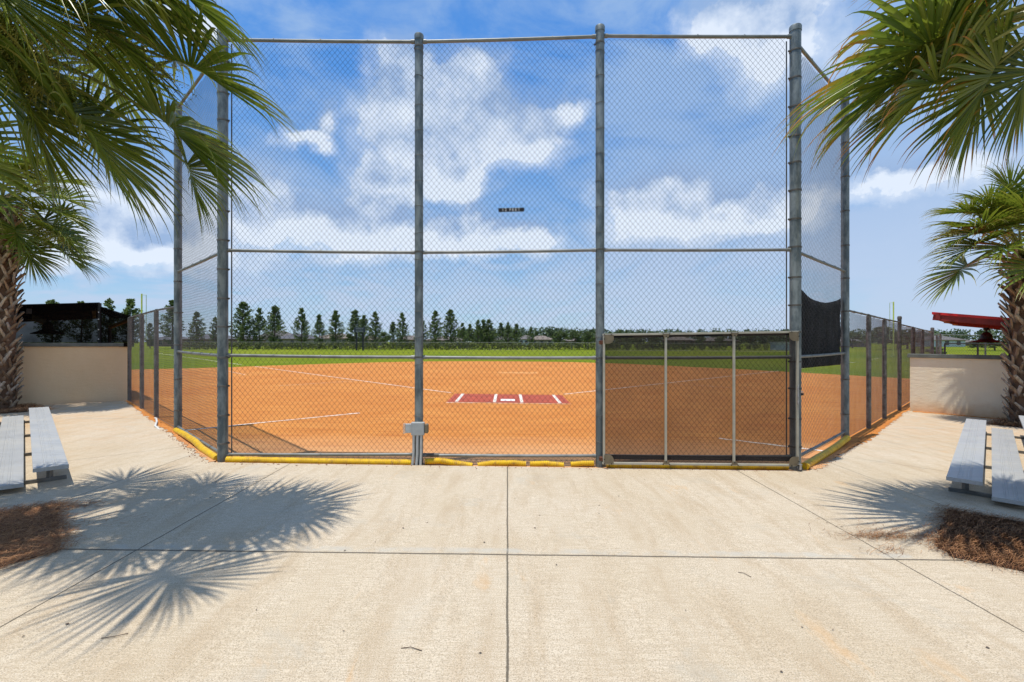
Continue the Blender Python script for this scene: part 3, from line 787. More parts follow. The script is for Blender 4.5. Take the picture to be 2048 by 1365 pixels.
sm = o.modifiers.new('s', 'SOLIDIFY'); sm.thickness = .003

# sign
sg = empty('height_sign', (.055, 6.93, 3.66), 'narrow black sign reading 12 FEET fixed high on the backstop mesh', 'sign')
sg.rotation_euler = (0, R(-1.2), 0)
m = MB(); m.box((0.055, 6.93, 3.66), (.37, .006, .056)); o = m.build('sign_board', M['black'], None, bevel=.002)
m2 = o; m2.parent = sg; m2.matrix_parent_inverse = Matrix.Translation(sg.location).inverted()
cu = bpy.data.curves.new('lettering', 'FONT'); cu.body = '12 FEET'; cu.size = .062; cu.align_x = 'CENTER'; cu.align_y = 'CENTER'; cu.extrude = .001; cu.space_character = 1.3
to = bpy.data.objects.new('tmp', cu); link(to); bpy.context.view_layer.update()
me = bpy.data.meshes.new_from_object(to.evaluated_get(bpy.context.evaluated_depsgraph_get())); bpy.data.objects.remove(to)
lo = bpy.data.objects.new('lettering', me); me.materials.clear(); me.materials.append(M['white']); link(lo, sg)
lo.location = (-.005, -.0055, 0); lo.rotation_euler = (R(90), 0, 0)

# electrical box
eb = empty('outlet_box', (-1.265, 6.82, .54), 'grey weatherproof outlet boxes with conduits mounted on the second backstop post', 'outlet box')
m = MB(); m.box((-1.262, 6.815, .545), (.185, .075, .185)); bx = m.build('box', M['boxgrey'], eb, bevel=.012)
m = MB()
for sx in (-1, 1):
    for sz in (-1, 1): m.tube([(-1.262 + sx * .078, 6.772, .545 + sz * .078), (-1.262 + sx * .078, 6.778, .545 + sz * .078)], .006, 8)
m.build('screws', M['castersteel'], bx)
m = MB(); m.box((-1.395, 6.82, .55), (.085, .06, .125)); m.build('outlet', M['conduit'], eb, bevel=.006)
m = MB(); m.box((-1.452, 6.82, .548), (.034, .075, .14)); m.build('cover', M['clear'], eb, bevel=.008)
m = MB(); m.box((-1.142, 6.83, .545), (.052, .08, .13)); m.build('cover', M['tan_plate'], eb, bevel=.015)
for dx, r_ in ((-.058, .018), (-.005, .019), (.048, .018)):
    m = MB(); m.tube([(-1.262 + dx, 6.80, .455), (-1.262 + dx, 6.795, .2), (-1.275 + dx * 1.1, 6.785, .005)], r_, 12); m.build('conduit', M['conduit'], eb, smooth=True)

# yellow pipes
def yellow_pipe(pts, label, r=.043, corr=True, z=.055, buried=0):
    m = MB(); P = [Vector((x, y, zg(x, y) + .002 + zz)) for x, y, zz in pts]
    L = [0]
    for a, b_ in zip(P[:-1], P[1:]): L.append(L[-1] + (b_ - a).length)
    n_ = int(L[-1] / (.0065 if corr else .06)); path = []; rs = []
    for i in range(n_ + 1):
        s_ = L[-1] * i / n_
        k = 0
        while k < len(L) - 2 and L[k + 1] < s_: k += 1
        f_ = (s_ - L[k]) / (L[k + 1] - L[k]); f_ = f_ * f_ * (3 - 2 * f_) if len(P) > 2 else f_
        path.append(P[k].lerp(P[k + 1], (s_ - L[k]) / (L[k + 1] - L[k])) * 1.0)
        rs.append(r * (1 + (.11 * (1 if (i // 1) % 4 < 2 else -1) if corr else 0)))
    m.tube(path, rs, 16); o = m.build('edge_guard_pipe', M['yellow'], smooth=True, sharp=60)
    return tag(o, label, 'pipe', 'yellow plastic pipes laid along the foot of the backstop')
yy = 6.86
yellow_pipe([(-3.98, yy, .045), (-2.5, yy - .01, .04), (-1.36, yy - .01, .038)], 'long bright yellow corrugated pipe under the left bay of the backstop')
yellow_pipe([(-1.17, yy + .02, .05), (-.95, yy + .02, .062), (-.72, yy, .03), (-.50, yy, .0)], 'yellow corrugated pipe sloping into the dirt just right of the outlet box post')
yellow_pipe([(-.42, yy + .02, .0), (-.2, yy + .03, .036), (.10, yy + .03, .042), (.26, yy + .03, .028)], 'short grubby yellow pipe in the middle of the backstop beside the pavement joint', z=.04)
yellow_pipe([(.32, yy + .03, .028), (.55, yy + .03, .04), (.80, yy + .03, .015)], 'short grubby yellow pipe between two others in the middle bay')
yellow_pipe([(.90, yy + .03, .03), (1.05, yy + .03, .048), (1.23, yy + .03, .052)], 'shortest yellow pipe stub against the post left of the gate')
yellow_pipe([(1.40, yy, .035), (2.7, yy, .032), (3.97, yy - .01, .045)], 'long yellow corrugated pipe lying behind the gate bottom rail')
yellow_pipe([(-6.2, 9.04, .03), (-5.7, 8.50, .075), (-5.1, 7.88, .085), (-4.7, 7.46, .05), (-4.16, 6.93, .04)], 'smooth yellow pipe bowed along the left wing of the backstop', r=.05, corr=False)
yellow_pipe([(4.22, 6.87, .05), (4.7, 7.33, .06), (5.2, 7.83, .05), (5.6, 8.22, .06), (6.14, 8.74, .10)], 'smooth yellow pipe rising along the right wing of the backstop', r=.055, corr=False)
m = MB(); m.tube([(-7.45, 10.22, .15), (-7.3, 10.05, .17), (-7.05, 9.72, .16), (-6.85, 9.4, .13), (-6.62, 9.2, .09)], .018, 10)
o = m.build('hose', M['hose'], smooth=True); tag(o, 'curved white plastic hose at the foot of the left fence', 'hose')

# ------------------------------------------------------------------ dugouts
def wallseg(a, b_, za, zb, th, mat, label, capover=.05):
    a = Vector(a); b_ = Vector(b_); d = (b_ - a).normalized(); n_ = V(-d.y, d.x)
    if n_.dot(-a) > 0: n_ = -n_        # away from the camera
    wl_ = empty('dugout_wall', (a.x, a.y, zg(a.x, a.y)), label, 'wall')
    m = MB(); vs = []
    for p, zt_ in ((a, za), (b_, zb)):
        for q in (p, p + n_ * th): vs += [(q.x, q.y, zg(q.x, q.y) - .05), (q.x, q.y, zt_ - .10)]
    m.add(vs, [(0, 4, 5, 1), (2, 3, 7, 6), (0, 1, 3, 2), (4, 6, 7, 5), (1, 5, 7, 3)]); m.build('wall', mat, wl_)
    m = MB(); vs = []; k = capover
    for p, zt_, e in ((a - d * k, za, 0), (b_ + d * k, zb, 0)):
        for q in (p - n_ * k, p + n_ * (th + k)): vs += [(q.x, q.y, zt_ - .098), (q.x, q.y, zt_)]
    m.add(vs, [(0, 4, 5, 1), (2, 3, 7, 6), (0, 1, 3, 2), (4, 6, 7, 5), (1, 5, 7, 3), (0, 2, 6, 4)]); m.build('wall_cap', M['cap'], wl_, bevel=.008)
    return wl_
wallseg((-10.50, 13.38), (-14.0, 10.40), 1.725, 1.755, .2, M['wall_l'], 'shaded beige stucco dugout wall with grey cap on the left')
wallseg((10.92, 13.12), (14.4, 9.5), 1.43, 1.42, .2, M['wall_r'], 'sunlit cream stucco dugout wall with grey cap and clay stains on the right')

def dugout(sx, A, zA, slope, label, dark):
    """roof rises toward the field; A = front corner of the roof, u = away from field along the end wall, v = along the dugout"""
    A = Vector(A); u = V(.693, -.721) if sx > 0 else V(-.761, -.648); v = V(.721, .693) if sx > 0 else V(-.648, .761)
    d = empty('dugout', (A.x, A.y, zg(A.x, A.y)), label, 'dugout')
    D_, L_ = 3.3, 6.3
    def P(s_, t_, z): q = A + u * s_ + v * t_; return V(q.x, q.y, z - slope * s_)
    rm, tm = (M['redpaint'], M['darkred']) if not dark else (M['darkred'], M['fanmetal'])
    if dark: rm = M['fanmetal']
    m = MB(); vs = []
    for z in (zA - .055, zA + .01):
        for s_, t_ in ((-.02, -.03), (D_, -.03), (D_, L_ + .03), (-.02, L_ + .03)): vs.append(P(s_, t_, z))
    m.add(vs, [(0, 1, 2, 3), (7, 6, 5, 4), (0, 4, 5, 1), (1, 5, 6, 2), (2, 6, 7, 3), (3, 7, 4, 0)]); m.build('roof', rm, d)
    for t_ in (0.02, L_ / 2, L_ - .02):
        m = MB(); m.bar(P(.0, t_, zA - .12), P(D_, t_, zA - .12), .06, .165); m.build('rafter', tm, d)
    for s_ in (.10, 1.35, 2.6):
        m = MB(); m.bar(P(s_, -.05, zA - .29 if s_ > 1 else zA - .10), P(s_, L_, zA - .29 if s_ > 1 else zA - .10), .09, .17 if s_ < 1 else .14); m.build('beam', tm, d)
        if s_ > 1:
            m = MB(); q = P(s_, -.06, zA); m.box((q.x, q.y, q.z - .16), (.10, .05, .13), rz=math.atan2(u.y, u.x)); m.build('end_block', M['redpaint'] if not dark else tm, d)
    for s_, t_ in ((1.62 if sx > 0 else 2.3, .15), (1.62 if sx > 0 else 2.3, L_ - .15), (2.9, L_ / 2)):
        q = P(s_, t_, zA); gz_ = zg(q.x, q.y)
        m = MB(); m.box((q.x, q.y, (q.z - .1 + gz_) / 2), (.11, .11, q.z - .1 - gz_), rz=math.atan2(u.y, u.x)); m.build('column', M['redpaint'] if not dark else M['fanmetal'], d, bevel=.004)
    # rear and far block walls of the dugout
    for a_, b__ in (((3.0, .3), (3.0, L_)), ((.3, L_), (3.0, L_))):
        p, q = P(a_[0], a_[1], 0), P(b__[0], b__[1], 0)
        m = MB(); m.bar((p.x, p.y, zg(p.x, p.y) + (.55 if a_[0] == b__[0] else .5)), (q.x, q.y, zg(q.x, q.y) + (.55 if a_[0] == b__[0] else .5)), .18, 1.1 if a_[0] == b__[0] else 1.0); m.build('block_wall', M['wall_l'], d)
    return d, P
dR, PR = dugout(1, (11.22, 12.75), 2.535, .145, 'open dugout with bright red shed roof behind the cream wall on the right', False)
dL, PL = dugout(-1, (-11.15, 13.19), 2.81, .085, 'dugout wrapped in black shade mesh behind the beige wall on the left', True)
# black shade mesh of the left dugout
def quad(name, pts, mat, parent, nx=8, ny=4, sag=0):
    m = MB(); p00, p10, p11, p01 = [Vector(p) for p in pts]
    for j in range(ny + 1):
        for i in range(nx + 1):
            f_, g_ = i / nx, j / ny
            q = p00.lerp(p10, f_).lerp(p01.lerp(p11, f_), g_); q.z -= sag * math.sin(PI * f_) * math.sin(PI * g_) + sag * math.sin(PI * f_) * g_ * .6
            m.v.append(tuple(q))
    for j in range(ny):
        for i in range(nx): a_ = j * (nx + 1) + i; m.f.append((a_, a_ + 1, a_ + nx + 2, a_ + nx + 1))
    return m.build(name, mat, parent)
def at(q, z): return V(q.x, q.y, z)
e0, e1 = PL(-.02, -.08, 2.83), PL(3.2, -.08, 2.83)
quad('shade_screen', [at(e0, 1.60), at(e1, 1.6), e1, e0], M['screen_dark'], dL)
fp = V(-10.30, 13.34, 2.44)
quad('shade_screen', [at(e0, 1.62), V(fp.x, fp.y, 1.62), fp, at(e0, e0.z - .12)], M['screen_dark'], dL, sag=.03)
quad('shade_awning', [at(e0, e0.z - .10), fp, V(-12.6, 15.6, 2.50), PL(-.02, 3.0, 2.72)], M['banner'], dL, sag=.05)
m = MB(); m.bar(at(e0, 1.5), at(e0, e0.z - .02), .055, .06, up=V(0, 1, 0)); m.build('screen_post', M['black'], dL)
for z in (2.59, 2.40, 2.12, 1.86):
    m = MB(); m.lathe((0, 0, 0), [(.001, .012), (.012, .012), (.016, 0)], 10); g = m.build('grommet', M['white'], None)
    g.location = (e0.x + .01, e0.y - .045, z - .03); g.rotation_euler = (R(90), 0, 0); g.parent = dL; g.matrix_parent_inverse = Matrix.Translation(dL.location).inverted()
m = MB(); m.bar((-11.6, 14.1, 2.18), (-10.75, 13.85, 2.42), .10, .09); m.build('pad', M['yellow'], dL, bevel=.03)
m = MB(); m.tube([(-11.6, 14.1, .3), (-11.6, 14.1, 2.16)], .04, 10); m.build('pad_post', M['galv_dark'], dL)
# round shaded ceiling fans / heaters hanging from the rafters
def lamp(P, s_, t_, zr, zrim, label):
    q = P(s_, t_, zr); f_ = empty('ceiling_fan', (q.x, q.y, zrim), label, 'ceiling fan')
    H_ = q.z - .15 - zrim
    m = MB(); m.tube([(q.x, q.y, q.z - .15), (q.x, q.y, zrim + .62 * H_)], .022, 8); m.lathe((q.x, q.y, q.z - .22), [(.001, .07), (.06, .06), (.07, 0), (.02, -.02)], 14); m.build('stem', M['fanmetal'], f_, smooth=True)
    m = MB(); m.lathe((q.x, q.y, zrim), [(.001, .70 * H_), (.05, .68 * H_), (.09, .60 * H_), (.125, .45 * H_), (.13, .25 * H_), (.17, .20 * H_), (.18, .14 * H_)], 20); m.build('motor', M['fanmetal'], f_, smooth=True)
    m = MB(); m.lathe((q.x, q.y, zrim), [(.17, .18 * H_), (.25, .12 * H_), (.37, .015), (.375, 0), (.36, -.005), (.24, .09 * H_), (.1, .12 * H_)], 28); m.build('shade', M['fanmetal'], f_, smooth=True)
    m = MB()
    for k in range(4):
        a_ = k * PI / 2 + .4; m.bar((q.x + .05 * math.cos(a_), q.y + .05 * math.sin(a_), zrim + .03), (q.x + .33 * math.cos(a_), q.y + .33 * math.sin(a_), zrim - .005), .09, .008)
    m.build('blades', M['fanmetal'], f_)
lamp(PR, .95, 2.0, 2.45, 1.74, 'dark hanging ceiling fan with wide rim under the red dugout roof')
lamp(PL, 1.12, 2.0, 2.75, 1.99, 'dark hanging ceiling fan dimly seen through the black shade mesh')

# ------------------------------------------------------------------ bleachers
def bleacher(sx, label):
    # local frame: a = along planks, p = outward (rows rise outward)
    o0 = V(sx * 5.11, 5.63) if sx > 0 else V(-5.155, 5.68)
    a = V(sx * .707, .707); p = V(sx * .707, -.707)
    bl = empty('bleacher', (o0.x, o0.y, zg(o0.x, o0.y)), label, 'bleacher', 'low aluminium bleachers')
    L_ = 6.45
    def W(s_, t_, h): q = o0 + a * s_ + p * t_; return V(q.x, q.y, zg(q.x, q.y) + .022 + h)
    rows = [(0.0, .245, 'seat_plank'), (.375, .10, 'foot_plank'), (.76, .40, 'seat_plank'), (1.14, .25, 'foot_plank'), (1.52, .56, 'seat_plank')]
    prof = [(0, -.035), (0, -.002), (.006, 0), (.092, 0), (.095, -.006), (.108, -.006), (.111, 0), (.126, 0), (.128, -.003), (.132, -.003), (.134, 0), (.166, 0), (.168, -.003), (.172, -.003), (.174, 0), (.189, 0), (.192, -.006), (.205, -.006), (.208, 0), (.294, 0), (.30, -.002), (.30, -.035), (.290, -.035), (.290, -.008), (.010, -.008), (.010, -.035)]
    for t_, h, nm in rows:
        m = MB(); n_ = len(prof)
        for s_ in (0, L_):
            for (x, z) in prof: m.v.append(tuple(W(s_, t_ + x, h + z)))
        for k in range(n_): m.f.append((k, (k + 1) % n_, (k + 1) % n_ + n_, k + n_))
        o = m.build(nm, M['alu'], bl)
        m = MB()
        for s_ in (-.006, L_): 
            m = MB(); m.add([W(s_, t_ - .002, h + .001), W(s_, t_ + .302, h + .001), W(s_, t_ + .302, h - .042), W(s_, t_ - .002, h - .042),
                   W(s_ + .006, t_ - .002, h + .001), W(s_ + .006, t_ + .302, h + .001), W(s_ + .006, t_ + .302, h - .042), W(s_ + .006, t_ - .002, h - .042)],
                  [(0, 1, 2, 3), (7, 6, 5, 4), (0, 4, 5, 1), (1, 5, 6, 2), (2, 6, 7, 3), (3, 7, 4, 0)])
            m.build('end_cap', M['alu'], o)
    for s_ in (.38, 2.25, 4.1, 5.95):
        m = MB()
        m.bar(W(s_, -.0, .022), W(s_, 1.85, .022), .045, .04)
        for t_, h, nm in rows:
            m.bar(W(s_ + .03, t_ + .15, .02), W(s_ + .03, t_ + .15, h - .04), .045, .045)
            m.bar(W(s_ + .03, t_ + .03, h - .052), W(s_ + .03, t_ + .27, h - .052), .04, .03)
        m.build('support_frame', M['aluframe'], bl)
    return bl
bleacher(1, 'aluminium bleacher on the right in front of the cream dugout wall')
bleacher(-1, 'aluminium bleacher on the left in front of the shaded beige wall')

# ------------------------------------------------------------------ palms
def bez(a, b, c, t): return a * ((1 - t) ** 2) + b * (2 * t * (1 - t)) + c * (t * t)
def frond(parent, heart, hub, d, L, rng, mat, nseg=54, rows=10, droop=1.0, fold=.35, amax=R(135), pr=.017, upv=None, wscale=1.0):
    heart = Vector(heart); hub = Vector(hub); d = Vector(d).normalized()
    VS = []; FS = []; AT = []
    # petiole
    mid = (heart + hub) / 2 + V(0, 0, .16 * (hub - heart).length)
    pts = [bez(heart, mid, hub, i / 8) for i in range(9)]
    m = MB(); m.tube(pts, [pr * (1.5 - .8 * i / 8) for i in range(9)], 6)
    petv, petf = m.v, m.f
    upv = Vector(upv) if upv else V(0, 0, 1)
    side = d.cross(upv)
    if side.length < .1: side = d.cross(V(0, 1, 0))
    side.normalize(); nrm = side.cross(d).normalized()
    if nrm.z < 0: nrm = -nrm
    Lc = .26 * L
    def costa(s_):   # s in 0..1, bends down
        return hub + d * (Lc * s_) + V(0, 0, -1) * (.22 * Lc * s_ * s_ * 1.6 * droop)
    def cdir(s_): return (d + V(0, 0, -1) * (.55 * s_ * droop)).normalized()
    da = 2 * amax / nseg
    ts = np.linspace(0, 1, rows)
    for i in range(nseg):
        a = -amax + da * (i + .5); q = abs(a) / amax
        s0 = (1 - q) ** 1.1
        o = costa(s0 * .9); cd = cdir(s0)
        sd = (side + nrm * fold * (1 if True else 0)).normalized() if a > 0 else (side * -1 + nrm * fold).normalized()
        aa = abs(a)
        dr = (cd * math.cos(aa) + sd * math.sin(aa)).normalized()
        dr = (dr + V(rng.uniform(-.06, .06), rng.uniform(-.06, .06), rng.uniform(-.06, .06))).normalized()
        ln = L * (.92 - .30 * q ** 2.0) * rng.uniform(.9, 1.05) * (1 - .30 * s0)
        seg_n = dr.cross(cd if aa > .05 else sd)
        # width direction lies in the blade plane, perpendicular to the segment
        wd = (cd * -math.sin(aa) + sd * math.cos(aa)).normalized()
        pn = dr.cross(wd).normalized()
        if pn.z < 0: pn = -pn
        wmax = (da * .42 * ln + Lc * 1.98 / nseg * min(1, aa + .15)) * rng.uniform(.72, .92) * wscale
        r1, r2 = rng.random(), rng.random()
        p = o.copy(); vel = dr.copy(); step = ln / (rows - 1)
        base = len(VS)
        g = (.5 + .75 * rng.random()) * droop
        brk = rng.random() < .16
        for k, t in enumerate(ts):
            if t < .42: w_ = wmax * (.34 + .66 * t / .42)
            else: w_ = wmax * max(.035, (1 - (t - .42) / .58) ** 1.15)
            th = .50 * w_
            side_d = wd
            VS.append(p - side_d * (w_ / 2) + pn * th * .5); VS.append(p - pn * th * .5); VS.append(p + side_d * (w_ / 2) + pn * th * .5)
            for _ in range(3): AT.append((t, r1, r2, 1))
            gg = g * max(0, t - .36) ** 1.25 * 1.45
            if brk and t > .55: gg *= 2.6
            vel = (vel + V(0, 0, -1) * gg * (1.0 / rows) * 5.2).normalized()
            p = p + vel * step
        for k in range(rows - 1):
            b0 = base + 3 * k
            FS.append((b0, b0 + 1, b0 + 4, b0 + 3)); FS.append((b0 + 1, b0 + 2, b0 + 5, b0 + 4))
    bo = len(VS)
    VS = [tuple(v) for v in VS]; 
    o = npmesh('frond', np.array(VS), np.array(FS), mat, parent, attr=np.array(AT))
    m = MB(); m.v = petv; m.f = petf; st = m.build('stem', M['petiole'], None, smooth=True); rel(st, parent)
    st.parent = o; st.matrix_parent_inverse = Matrix.Identity(4); st.matrix_parent_inverse = (Matrix.Translation(parent.location) @ Matrix.Translation(-parent.location)).inverted()
    return o

def trunk(parent, x, y, z1, r, rng, lean=(0, 0), z0=None, up_boots=True):
    z0 = zg(x, y) if z0 is None else z0
    VS = []; FS = []; AT = []
    def axis(z): f_ = (z - z0) / (z1 - z0); return V(x + lean[0] * f_ ** 1.5, y + lean[1] * f_ ** 1.5, z)
    nr = 26; ns = 16
    for i in range(nr + 1):
        z = z0 + (z1 - z0) * i / nr; c = axis(z)
        for k in range(ns):
            a = 2 * PI * k / ns; rr = r * (.78 + .05 * math.sin(i * 1.7 + k))
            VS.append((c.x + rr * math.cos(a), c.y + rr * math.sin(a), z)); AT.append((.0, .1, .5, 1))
    for i in range(nr):
        for k in range(ns):
            k2 = (k + 1) % ns; FS.append((i * ns + k, i * ns + k2, (i + 1) * ns + k2, (i + 1) * ns + k))
    gold = 2.39996; n = int((z1 - z0) / .0145 * (r / .3) * .52)
    for i in range(n):
        zb = z0 + .02 + (z1 - z0 - .05) * i / n; a = i * gold; c = axis(zb)
        fh = (zb - z0) / (z1 - z0)
        rd = V(math.cos(a), math.sin(a), 0); tg = V(-math.sin(a), math.cos(a), 0)
        for sg_ in (-1, 1):
            if rng.random() < .06: continue
            ln = rng.uniform(.20, .34) * (1.0 + .35 * fh) * (r / .3) ** .5; lean_s = sg_ * rng.uniform(.48, .82); outw = rng.uniform(.10, .24) + .18 * fh * rng.random()
            dirv = (V(0, 0, 1) + tg * lean_s + rd * outw).normalized()
            w0 = rng.uniform(.06, .09) * (r / .3); w1 = w0 * rng.uniform(.45, .8); th = .02
            p0 = V(c.x, c.y, zb) + rd * r * .76 - tg * sg_ * .05
            sdv = dirv.cross(rd).normalized(); up_ = sdv.cross(dirv).normalized()
            col = rng.random(); base = len(VS)
            for k, t in enumerate((0, .5, .85, 1)):
                w_ = w0 + (w1 - w0) * t; q = p0 + dirv * ln * t + rd * (.07 * t * t)
                tt = th * (1 - .4 * t)
                for su, sv in ((-1, -1), (1, -1), (1, 1), (-1, 1)):
                    VS.append(tuple(q + sdv * su * w_ / 2 + rd * sv * tt / 2 + (rd * rng.uniform(-.006, .006)))); AT.append((t, col, 0, 1))
            for k in range(3):
                b0 = base + 4 * k
                for e in range(4): e2 = (e + 1) % 4; FS.append((b0 + e, b0 + e2, b0 + 4 + e2, b0 + 4 + e))
            b0 = base + 12; FS.append((b0, b0 + 1, b0 + 2, b0 + 3))
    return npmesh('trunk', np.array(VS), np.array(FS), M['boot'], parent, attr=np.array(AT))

def flowers(parent, a, b, rng, n=260, spread=.28):
    a = Vector(a); b = Vector(b); m = MB(); d = (b - a)
    m.tube([a, a.lerp(b, .5) + V(0, 0, .08), b], [.012, .009, .004], 5)
    for i in range(n):
        f_ = rng.uniform(.25, 1.0); p = a.lerp(b, f_) + V(0, 0, .08 * math.sin(PI * f_))
        v = V(rng.gauss(0, 1), rng.gauss(0, 1), rng.gauss(-.35, .8)).normalized() * rng.uniform(.08, spread)
        q = p + v; r_ = p + v * 1.35 + V(0, 0, -.05)
        s_ = v.cross(V(.3, .2, 1)).normalized() * .0028
        m.add([p - s_, p + s_, q + s_, q - s_], [(0, 1, 2, 3)]); m.add([q - s_, q + s_, r_ + s_, r_ - s_], [(0, 1, 2, 3)])
        for _ in range(3):
            e = q + V(rng.gauss(0, .03), rng.gauss(0, .03), rng.gauss(-.01, .03)); k = .009
            m.add([e + V(-k, 0, 0), e + V(0, 0, -k), e + V(k, 0, 0), e + V(0, k, k)], [(0, 1, 2, 3)])
    return m.build('flower_stalk', M['flower'], parent)

def palm(loc, heart_z, r, label, visible, mat, seed, nrand, Lp=1.15, Lb=1.25, nseg=44, rows=9, lean=(0, 0), skip=None, elmin=-38, fl=(), group=None, vd=1.0):
    rng = random.Random(seed); x, y = loc
    t = empty('cabbage_palm', (x, y, zg(x, y)), label, 'palm tree', group)
    trunk(t, x, y, heart_z - .15, r, rng, lean)
    H = V(x + lean[0], y + lean[1], heart_z)
    for hub, d, L in visible: frond(t, H + V(rng.uniform(-.08, .08), rng.uniform(-.08, .08), -.1), hub, d, L, rng, mat, 58, 12, wscale=1.12, droop=rng.uniform(.9, 1.15) * vd)
    for i in range(nrand):
        az_ = i * 2.39996 + seed; el_ = R(78 + (elmin - 78) * ((i + .5) / nrand) ** .85)
        dv = V(math.cos(az_) * math.cos(el_), math.sin(az_) * math.cos(el_), math.sin(el_))
        if skip and skip(dv): continue
        lp = Lp * rng.uniform(.85, 1.15); hub = H + dv * lp + V(0, 0, -.15 * lp)
        bd = (dv + V(0, 0, -rng.uniform(.25, .75))).normalized()
        frond(t, H + V(rng.uniform(-.08, .08), rng.uniform(-.08, .08), rng.uniform(-.2, .05)), hub, bd, Lb * rng.uniform(.85, 1.12), rng, mat, nseg, rows, droop=rng.uniform(.6, 1.0), fold=rng.uniform(.2, .5))
    for a_, b_ in fl: flowers(t, a_, b_, rng)
    return t

GP = 'cabbage palms around the pavement'
palm((-4.95, 3.9), 4.55, .26, 'nearest palm on the left, its long drooping fronds filling the top left corner', [
    ((-3.50, 4.70, 4.02), (1, .08, -.50), 1.65), ((-3.20, 4.60, 4.45), (1, .12, -.05), 1.5), ((-3.95, 4.30, 3.85), (.75, .10, -.60), 1.5), ((-4.35, 4.35, 3.95), (.4, .1, -.8), 1.2), ((-4.55, 4.35, 4.25), (.25, .15, -.9), 1.35), ((-4.5, 3.95, 4.3), (.5, -.05, -.8), 1.2),
    ((-4.0, 4.0, 5.15), (.85, .15, -.25), 1.7), ((-3.55, 3.95, 5.05), (.9, .15, -.2), 1.6), ((-4.35, 4.2, 4.35), (.7, .2, -.6), 1.3), ((-3.05, 4.25, 4.95), (.9, .1, -.25), 1.25),
    ((-3.95, 4.15, 4.75), (.75, .25, -.25), 1.5), ((-3.55, 4.20, 4.95), (.85, .15, -.12), 1.5),
    ((-3.35, 3.15, 4.45), (.8, -.35, -.25), 1.4), ((-4.05, 3.6, 4.6), (.8, -.1, -.4), 1.4),
    ((-4.3, 4.9, 4.0), (.2, .8, -.4), 1.2), ((-3.15, 4.75, 3.52), (.35, .05, -.95), .8), ((-4.35, 5.0, 4.75), (.1, .9, -.1), 1.3)],
    M['palm'], 3, 22, Lp=1.2, Lb=1.3, vd=1.12, skip=lambda d: d.x > -.05 and d.z < .75,
    fl=(((-4.8, 4.0, 4.4), (-3.3, 4.7, 4.35)), ((-4.8, 4.0, 4.3), (-3.6, 3.9, 4.25)), ((-4.7, 4.1, 4.3), (-3.9, 4.2, 4.0)), ((-4.7, 4.1, 4.5), (-3.4, 4.4, 4.55))), group=GP)
palm((5.02, 3.95), 4.75, .26, 'nearest palm on the right, fronds with orange tips filling the top right corner', [
    ((4.16, 4.40, 4.62), (-1, .25, -.08), 2.05), ((4.25, 4.60, 4.40), (-.75, .25, -.5), 1.45), ((4.23, 4.85, 4.62), (-.8, .35, -.3), 1.6),
    ((4.83, 4.80, 4.5), (-.05, .4, -.6), 1.3), ((4.65, 4.55, 4.45), (-.3, .3, -.7), 1.25), ((5.15, 4.75, 4.55), (-.1, .25, -.85), 1.2), ((4.25, 4.2, 4.95), (-.95, .2, .05), 1.7), ((4.45, 4.75, 4.75), (-.55, .6, -.1), 1.35), ((4.95, 5.1, 5.0), (.15, .8, -.15), 1.15),
    ((4.6, 5.0, 4.9), (-.35, .7, -.2), 1.15)],
    M['palm_r'], 5, 24, Lp=1.15, Lb=1.3, skip=lambda d: (d.x < -.1 and d.z < .6) or (d.y > 0 and d.z < .35), group=GP)
palm((-11.98, 11.45), 5.05, .31, 'farther palm on the left with brown boots, standing against the beige dugout wall', [
    ((-10.9, 11.3, 4.85), (1, 0, .1), 1.3), ((-10.75, 11.4, 4.35), (1, .1, -.3), 1.35), ((-11.2, 11.2, 3.95), (.6, -.1, -.7), 1.2), ((-10.7, 11.5, 3.95), (.95, .1, -.35), 1.3), ((-11.3, 11.0, 5.5), (.5, -.1, .7), 1.2)],
    M['palm'], 11, 26, Lp=1.1, Lb=1.3, nseg=34, rows=7, fl=(((-11.8, 11.3, 4.4), (-10.2, 11.2, 4.15)), ((-11.8, 11.3, 4.4), (-10.5, 11.3, 4.3))), group=GP)
palm((11.95, 11.15), 3.8, .33, 'farther palm on the right with criss-cross boots, standing in front of the cream dugout wall', [
    ((10.9, 11.1, 4.25), (-1, 0, .1), 1.4), ((11.0, 11.3, 4.75), (-.8, .1, .4), 1.4), ((10.75, 11.0, 4.0), (-1, 0, -.25), 1.35), ((11.5, 11.0, 5.1), (-.3, 0, .9), 1.2), ((11.3, 11.2, 4.9), (-.6, 0, .7), 1.2)],
    M['palm'], 17, 28, Lp=1.15, Lb=1.4, nseg=34, rows=7, elmin=-15, skip=lambda d: d.y > .2 and d.z < .6 and d.x < .6, group=GP)

